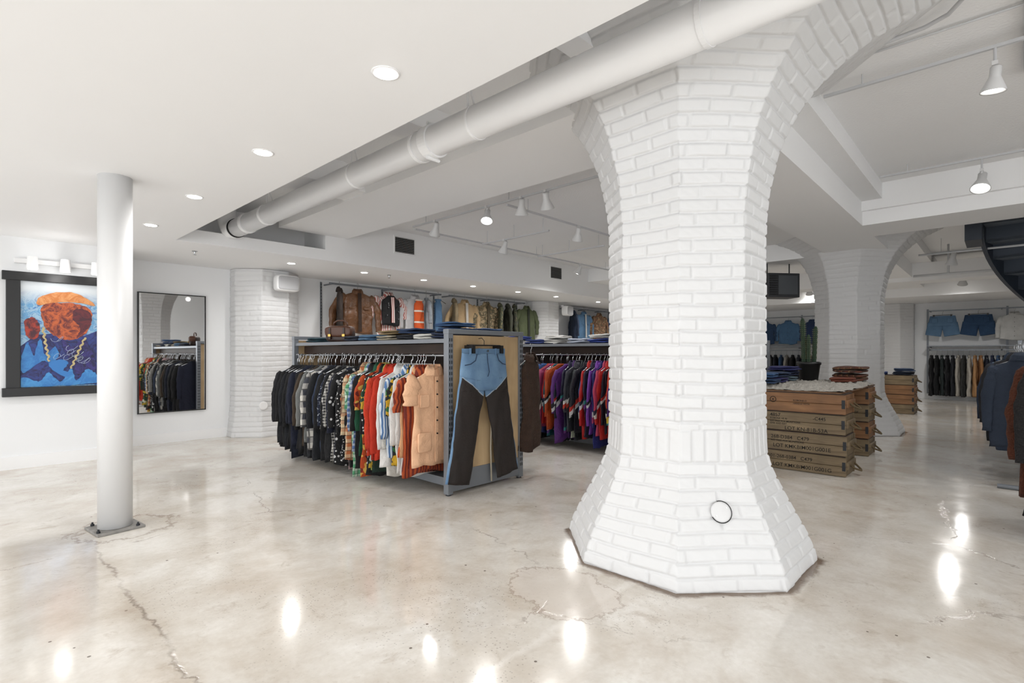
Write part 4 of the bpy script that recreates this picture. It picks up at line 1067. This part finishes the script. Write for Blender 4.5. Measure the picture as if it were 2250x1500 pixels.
# ------------------------------------------------------------------ rack behind crate table
def simple_rack(x0, y0, x1, y1, H, label):
    e = empty('garment_rail', ((x0 + x1) / 2, (y0 + y1) / 2, 0)); tag(e, label, 'clothes rail')
    d = Vector((x1 - x0, y1 - y0, 0)); h = d / 2; n = d.normalized(); s = Vector((-n.y, n.x, 0)) * 0.20
    MB().cyl(-h + Vector((0, 0, H)), h + Vector((0, 0, H)), .013, n=12).obj('hanging_rail', M_chrome, parent=e)
    for q in (-h, h):
        b = MB(); b.box(q.x - .02, q.x + .02, q.y - .02, q.y + .02, 0.03, H + .06); b.obj('upright_post', M_grey, parent=e)
        MB().tube([q - s + Vector((0, 0, .02)), q + s + Vector((0, 0, .02))], .02, 8).obj('rack_foot', M_grey, parent=e)
    return e
simple_rack(9.0, 2.75, 9.0, 5.2, 1.34, 'freestanding rail of shirts and jackets behind the crates')
rc3 = [(24, 26, 31), (126, 130, 136), (164, 164, 166), (50, 66, 92), (74, 80, 88), (27, 31, 40), (142, 146, 152)]
for i in range(20):
    garment((9.0, 2.85 + i * .115, 1.22), R(-.2, .2), P('plain', rc3[i % 7]), ['black jacket', 'grey shirt', 'pale grey shirt', 'denim shirt', 'slate shirt', 'navy jacket', 'light grey shirt'][i % 7] + ' on the freestanding rail', 'shirt', 'hanging_shirt', 'shirts on the freestanding rail', W=.46, L=.78, T=.035, sleeve=.5, collar=False)
M_unit = mat('grey_unit_casing', (52, 54, 58), .5)
mo = empty('ceiling_heater', (9.5, 2.75, 2.12)); tag(mo, 'dark grey boxy heater unit hung from the ceiling', 'heater'); mo.rotation_euler = (0, 0, math.radians(-40))
MB().box(-.28, .28, -.16, .16, 0, .4).obj('unit_body', M_unit, parent=mo, bevel=.01)
MB().box(-.10, .24, -.163, -.158, .05, .36).obj('unit_panel', mat('grey_unit_panel', (84, 88, 92), .4), parent=mo)
l = MB()
for k in range(9): l.box(-.26, -.12, -.172, -.16, .04 + k * .038, .052 + k * .038)
l.obj('louvre', M_black, parent=mo)
for s in (-.2, .2): MB().cyl((s, 0, .4), (s, 0, .58), .01, n=8).obj('hanging_rod', M_dgrey, parent=mo)

# ------------------------------------------------------------------ crates
def textmesh(txt, size, m, parent, loc, rot, name='stencil_lettering'):
    cu = bpy.data.curves.new('t', 'FONT'); cu.body = txt; cu.size = size; cu.extrude = 0.0006; cu.offset = 0.0003
    to = bpy.data.objects.new('t', cu); COL.objects.link(to)
    bpy.context.view_layer.update()
    me = bpy.data.meshes.new_from_object(to.evaluated_get(bpy.context.evaluated_depsgraph_get()))
    bpy.data.objects.remove(to)
    me.materials.clear(); me.materials.append(m)
    return mkobj(name, me, loc, rot, parent)
M_ink = mat('black_stencil_ink', (32, 26, 20), 0.8, var=.4, scale=30)
M_rope = mat('beige_rope', (106, 90, 64), 0.9, var=.2, bump=.8, bscale=120)
def crate(loc, lx, ly, h, m, label, texts=(), dark=False, rz=0.0):
    e = empty('wooden_crate', loc, (0, 0, rz)); tag(e, label, 'crate', 'stacked ammunition crates')
    t = 0.018
    b = MB()
    b.box(-lx / 2, -lx / 2 + t, -ly / 2, ly / 2, 0.004, h * .49).box(-lx / 2, -lx / 2 + t, -ly / 2, ly / 2, h * .505, h * .955)
    b.box(lx / 2 - t, lx / 2, -ly / 2, ly / 2, 0, h * .49).box(lx / 2 - t, lx / 2, -ly / 2, ly / 2, h * .505, h * .955)
    b.box(-lx / 2 + t, lx / 2 - t, -ly / 2 + .01, -ly / 2 + .01 + t, 0, h * .49).box(-lx / 2 + t, lx / 2 - t, -ly / 2 + .01, -ly / 2 + .01 + t, h * .505, h * .955)
    b.box(-lx / 2 + t, lx / 2 - t, ly / 2 - .01 - t, ly / 2 - .01, 0, h * .955)
    b.obj('crate_side', m, parent=e, bevel=.004)
    MB().box(-lx / 2 + t, lx / 2 - t, -ly / 2 + .03, ly / 2 - .03, 0.002, .02).obj('crate_bottom', m, parent=e)
    MB().box(-lx / 2 + .012, lx / 2 - .012, -ly / 2 + .012, ly / 2 - .012, h * .94, h).obj('crate_lid', M_brownboard, parent=e)
    for s in (-1, 1):
        MB().box(-lx / 2 + t, lx / 2 - t, s * (ly / 2 - .0) - .014, s * (ly / 2) + .008, h * .35, h * .7).obj('end_batten', m, parent=e, bevel=.002)
    y = -ly / 2 - .008
    MB().tube([(-lx * .22, y, h * .55), (-lx * .2, y - .04, h * .4), (-lx * .05, y - .085, h * .28), (lx * .1, y - .07, h * .30), (lx * .22, y - .03, h * .42), (lx * .22, y, h * .55)], .010, 8).obj('rope_handle', M_rope, parent=e, smooth=True)
    for yc in (-ly / 2 + .02, ly / 2 - .02):
        MB().box(-lx / 2 - .003, -lx / 2 + .0, yc - .014, yc + .014, h * .3, h * .72).obj('corner_clip', M_dgrey, parent=e)
    for (tx, sz, yo, zo) in texts:
        textmesh(tx, sz, M_ink, e, (-lx / 2 - .0005, yo, zo), (math.radians(90), 0, math.radians(-90)))
    return e
CY = 1.57; LY = .96
crate((6.06, CY, 0.0), .4, LY, .2, M_crate_g, 'weathered wooden crate with stencilled lot number on the floor', [('D01-268-0384   C479', .048, .24, .115), ('LOT KMKBIM001G001G', .052, .18, .03)])
crate((6.04, CY - .008, 0.2), .4, LY, .2, M_crate_g, 'weathered wooden crate with stencilled lettering, middle of stack', [('268-D384   C479', .050, .20, .12), ('A/D FREE FOR MUNITIONS', .026, .2, .088), ('LOT KMKBIM001G001E', .052, .18, .03)], rz=.008)
crate((6.06, CY + .004, 0.4), .4, LY, .2, M_crate_g, 'weathered wooden crate stencilled with a lot number', [('4857', .050, .20, .142), ('-C445', .045, -.20, .13), ('KOBONE HE AI', .024, .2, .115), ('A/D FREE FOR MUNITIONS', .024, .2, .085), ('OHE AND RIST', .024, .2, .062), ('LOT KN-81B-53A', .052, .06, .012)], rz=-.006)
c_ = crate((6.04, CY, 0.6), .4, LY, .2, M_crate_o, 'orange pine crate with round stencil at top of stack', [('KOBONE-D', .024, -.02, .11), ('HANDLE WITH', .022, -.02, .08)])
MB().tube([(-.2015, .17 + .028 * math.cos(a * math.pi / 12), .12 + .028 * math.sin(a * math.pi / 12)) for a in range(25)], .003, 6, caps=False).cyl((-.2005, .17, .12), (-.2025, .17, .12), .008, n=10).obj('round_emblem', M_ink, parent=c_)
for k in range(4):
    crate((7.42 + (.012 if k % 2 else 0), 1.60, .2 * k), .4, LY, .2, M_crate_o if k % 2 else M_crate_g, 'wooden crate with rope handle in rear stack', [('MARK OF', .03, -.25, .1)] if k == 2 else [])
tb = MB().box(-.90, .93, -.47, .52, 0, .016).obj('table_board', wood('table_wood', (90, 63, 40), (118, 85, 56), 0), (6.76, 1.60, .80), bevel=.003)
tag(tb, 'wooden board laid across two crate stacks', 'table top')
ZT = .816
def throw():
    nx, ny = 150, 90; vs = []; fs = []
    for i in range(nx + 1):
        for j in range(ny + 1):
            u, v = i / nx, j / ny
            x = (u - .5) * 1.78; y = (v - .5) * .94
            e = min(u, 1 - u, v, 1 - v)
            hgt = .036 * min(1, e * 12) + .03 * noise.noise(Vector((x * 26, y * 26, 0))) * min(1, e * 20 + .2) + .018 * noise.noise(Vector((x * 8, y * 8, 4)))
            x += .03 * noise.noise(Vector((y * 14, u, 1))) ; y += .04 * noise.noise(Vector((x * 12, v * 2, 9)))
            vs.append((x, y, max(.001, hgt + .004)))
    for i in range(nx):
        for j in range(ny):
            a = i * (ny + 1) + j; fs.append((a, a + ny + 1, a + ny + 2, a + 1))
    b = MB(); b.add(vs, fs)
    o = b.obj('fur_throw', mat('white_shaggy_fur', (204, 199, 190), .95, var=.2, scale=30, bump=1.0, bscale=120, bdist=.02), (6.76, 1.60, ZT), smooth=True)
    tag(o, 'white shaggy faux-fur throw spread over the crate table', 'throw')
throw()
ZF = ZT + .045
grp = 'folded clothes on the crate table'
stack(6.10, 1.92, ZF, [((32, 54, 84), .05, 'folded dark jeans'), ((46, 78, 118), .05, 'folded blue jeans')], .34, .30, grp)
stack(6.50, 1.93, ZF, [((48, 46, 90), .05, 'folded purple knit'), ((40, 56, 84), .05, 'folded slate shirt')], .36, .30, grp)
stack(6.90, 1.93, ZF, [((94, 112, 122), .05, 'folded grey-blue shirt'), ((25, 36, 66), .05, 'folded navy shirt'), ((42, 45, 94), .045, 'folded indigo shirt')], .34, .30, grp)
stack(7.42, 1.33, ZF, [(P('plaid', (98, 56, 38), (40, 27, 23), (144, 113, 76), 22), .08, 'folded brown plaid flannel shirt'), (P('plaid', (86, 47, 34), (32, 25, 23), (135, 108, 76), 18), .07, 'folded plaid flannel shirt')], .40, .34, grp)
stack(7.02, 1.34, ZF, [((108, 56, 40), .05, 'folded reddish-brown shirt')], .3, .26, grp)
cac = empty('potted_cactus', (7.22, 1.74, ZF - .01)); tag(cac, 'tall green columnar cactus in black pot on the crate table', 'cactus')
MB().lathe([(.001, 0), (.095, 0), (.10, .01), (.125, .2), (.135, .205), (.135, .24), (.12, .24), (.118, .215), (.001, .21)], 36).obj('pot', M_black, parent=cac, smooth=True)
MB().lathe([(.001, .212), (.117, .214), (.117, .22), (.05, .228), (.001, .23)], 30).obj('soil', mat('dark_soil', (50, 38, 28), .95, bump=1, bscale=90), parent=cac)
m_cac = mat('cactus_green', (34, 64, 38), .6, var=.3, scale=14, bump=.2)
m_sp = mat('pale_spines', (170, 160, 120), .7)
for (cx, cy, h, r, lx_, ly_) in ((-.015, .045, .56, .023, -.0, .02), (.035, -.05, .46, .021, .01, -.015), (.06, .03, .30, .017, .02, .01), (-.03, -.005, .36, .018, 0, -.0)):
    pr = [(r * .8, .21)] + [(r * (1 + .10 * math.sin(t * 1.9)), .21 + h * t / 24) for t in range(1, 23)] + [(r * .9, .21 + h * .95), (r * .55, .21 + h), (.002, .21 + h * 1.015)]
    sb = MB().lathe(pr, 48, c=(cx, cy, 0), rib=8, ribamp=.2)
    sb.v = [(v[0] + lx_ * (v[2] - .21) / h, v[1] + ly_ * (v[2] - .21) / h, v[2]) for v in sb.v]
    sb.obj('cactus_stem', m_cac, parent=cac, smooth=True)
    sp = MB()
    for k in range(8):
        a = k * math.pi / 4
        for t in range(3, int(h / .025)):
            z = .21 + t * .025; rr = r * 1.2; u = (z - .21) / h
            for q in range(3):
                d = Vector((math.cos(a + (q - 1) * .7), math.sin(a + (q - 1) * .7), .3 * (q - 1)))
                p0 = Vector((cx + lx_ * u + rr * math.cos(a), cy + ly_ * u + rr * math.sin(a), z)); sp.cyl(p0, p0 + d * .012, .0012, .0003, n=3)
    so = sp.obj('cactus_spines', m_sp, parent=cac); so['kind'] = 'stuff'
for k in range(4):
    crate((13.0, 1.55, .19 * k), .5, .62, .19, M_crate_o if k in (1, 2) else M_crate_g, 'small wooden crate in the stack near the end wall')
stack(12.95, 1.42, .76, [((27, 36, 54), .06, 'folded navy jeans'), ((36, 54, 82), .05, 'folded denim jeans')], .42, .34, 'folded clothes on the rear crates')
stack(12.98, 1.78, .76, [((36, 54, 100), .05, 'folded blue shirt')], .3, .18, 'folded clothes on the rear crates')

# ------------------------------------------------------------------ right-hand rails (run along X)
simple_rack(4.55, -.38, 5.45, -.38, 1.30, 'short clothes rail holding long fur coats')
simple_rack(6.35, -.17, 9.3, -.17, 1.30, 'long clothes rail packed with denim jackets')
fc = [((24, 22, 23), 1.06, 'long black coat on the short rail'), ((90, 46, 25), .92, 'rust brown fur coat on the short rail'), ((22, 20, 22), 1.08, 'long black fur coat'), ((48, 35, 27), .96, 'dark brown fur coat'), ((20, 20, 24), 1.0, 'black wool coat')]
for i, (c, L, lb) in enumerate(fc):
    mm_ = mat('fur_coat', c, .95, var=.3, scale=12, bump=1.0, bscale=50, bdist=.03)
    garment((4.66 + i * .16, -.40 + (.05 if i == 1 else .02), 1.18), math.radians(90) + R(-.1, .1), mm_, lb, 'coat', 'hanging_coat', 'coats on the short rail', W=.5, L=L, T=.04, sleeve=.6, spread=.03, slr=.062, sflat=.5)
rr_ = [((46, 59, 78), .84, 'blue-grey denim jacket on the long rail'), ((25, 30, 43), .82, 'navy denim jacket on the long rail'), ((36, 46, 62), .84, 'slate sweatshirt with orange print'), ((64, 84, 106), .78, 'washed denim jacket on the long rail'),
       ((76, 88, 104), .80, 'grey-blue sweatshirt on the long rail'), ((104, 130, 154), .72, 'light denim jacket on the long rail'), ((32, 44, 64), .84, 'blue denim jacket on the long rail'), ((27, 27, 32), .80, 'black jacket on the long rail')]
xx = 6.5; i = 0
while xx < 9.2:
    c, L, lb = rr_[(i * 3 + 2) % 8]
    g = garment((xx, -.17 + R(-.08, .06), 1.16), math.radians(90) + R(-.16, .16), P('plain', c), lb, 'jacket', 'hanging_jacket', 'jackets on the long rail', W=R(.40, .50), L=L + R(-.05, .05), T=.024, sleeve=R(.5, .66), spread=R(.0, .06), slr=.05, sflat=.4)
    if 'orange' in lb: MB().box(.08, .2, -.050, -.045, -.75, -.66).obj('printed_patch', mat('orange_print', (180, 80, 36), .7), parent=g)
    xx += .085; i += 1

# ------------------------------------------------------------------ spiral stair
M_st = mat('dark_blue_grey_steel', (44, 51, 62), .45, .1)
M_tr = mat('grey_steel_tread', (104, 112, 122), .5, .1)
M_ri = mat('grey_steel_riser', (68, 76, 88), .5, .1)
st = empty('spiral_staircase', (9.9, -1.78, 0)); tag(st, 'dark steel spiral staircase coming down from above', 'staircase')
def hz(a):
    return 3.10 - (90 - a) * 0.0235
Ro = 2.02
angs = list(range(-36, 92, 3)); vs = []; fs = []
for a in angs:
    t = math.radians(a); z = hz(a)
    for r, zz in ((Ro, z - .16), (Ro, z + .20), (Ro - .05, z + .20), (Ro - .05, z - .16)): vs.append((r * math.cos(t), r * math.sin(t), min(3.13, max(0.0, zz))))
for i in range(len(angs) - 1):
    for k in range(4): fs.append((i * 4 + k, i * 4 + (k + 1) % 4, (i + 1) * 4 + (k + 1) % 4, (i + 1) * 4 + k))
MB().add(vs, fs).obj('outer_stringer', M_st, parent=st)
for a in range(-36, 90, 9):
    t0, t1 = math.radians(a), math.radians(a + 9.2); z = min(3.12, hz(a + 4) + .06)
    if z < .05: continue
    v = [(.1 * math.cos(t0), .1 * math.sin(t0)), (Ro * .975 * math.cos(t0), Ro * .975 * math.sin(t0)), (Ro * .975 * math.cos(t1), Ro * .975 * math.sin(t1)), (.1 * math.cos(t1), .1 * math.sin(t1))]
    MB().add([(p[0], p[1], z - .035) for p in v] + [(p[0], p[1], z) for p in v], [(3, 2, 1, 0), (4, 5, 6, 7), (0, 1, 5, 4), (1, 2, 6, 5), (2, 3, 7, 6), (3, 0, 4, 7)]).obj('tread', M_tr, parent=st)
    p0, p1 = v[3], v[2]; zt = min(3.13, z + .19)
    MB().add([(p0[0], p0[1], z - .035), (p1[0], p1[1], z - .035), (p1[0], p1[1], zt), (p0[0], p0[1], zt), (p0[0] + .01, p0[1] + .01, z - .035), (p1[0] + .01, p1[1] + .01, z - .035), (p1[0] + .01, p1[1] + .01, zt), (p0[0] + .01, p0[1] + .01, zt)],
             [(0, 1, 2, 3), (7, 6, 5, 4), (0, 4, 5, 1), (3, 2, 6, 7)]).obj('riser', M_ri, parent=st)
MB().cyl((0, 0, 0), (0, 0, 3.14), .09, n=24).obj('centre_pole', M_st, parent=st)
MB().box(-.75, -.1, 1.97, 2.14, 2.68, 3.12).obj('landing_fascia', M_st, parent=st)

# ------------------------------------------------------------------ world, camera
w = bpy.data.worlds.new('world'); S.world = w; w.use_nodes = True
w.node_tree.nodes['Background'].inputs[0].default_value = (0.97, 0.985, 1.0, 1); w.node_tree.nodes['Background'].inputs[1].default_value = 1.75
cam = bpy.data.cameras.new('camera'); cam.lens = 18.4; cam.sensor_width = 36; cam.shift_y = 0.0111
co = bpy.data.objects.new('camera', cam); COL.objects.link(co)
co.location = (0, 0, 1.2); co.rotation_euler = (math.radians(90), 0, math.radians(43.1 - 90))
S.camera = co
S.view_settings.view_transform = 'Standard'
S.view_settings.look = 'None'
S.view_settings.exposure = 1.0
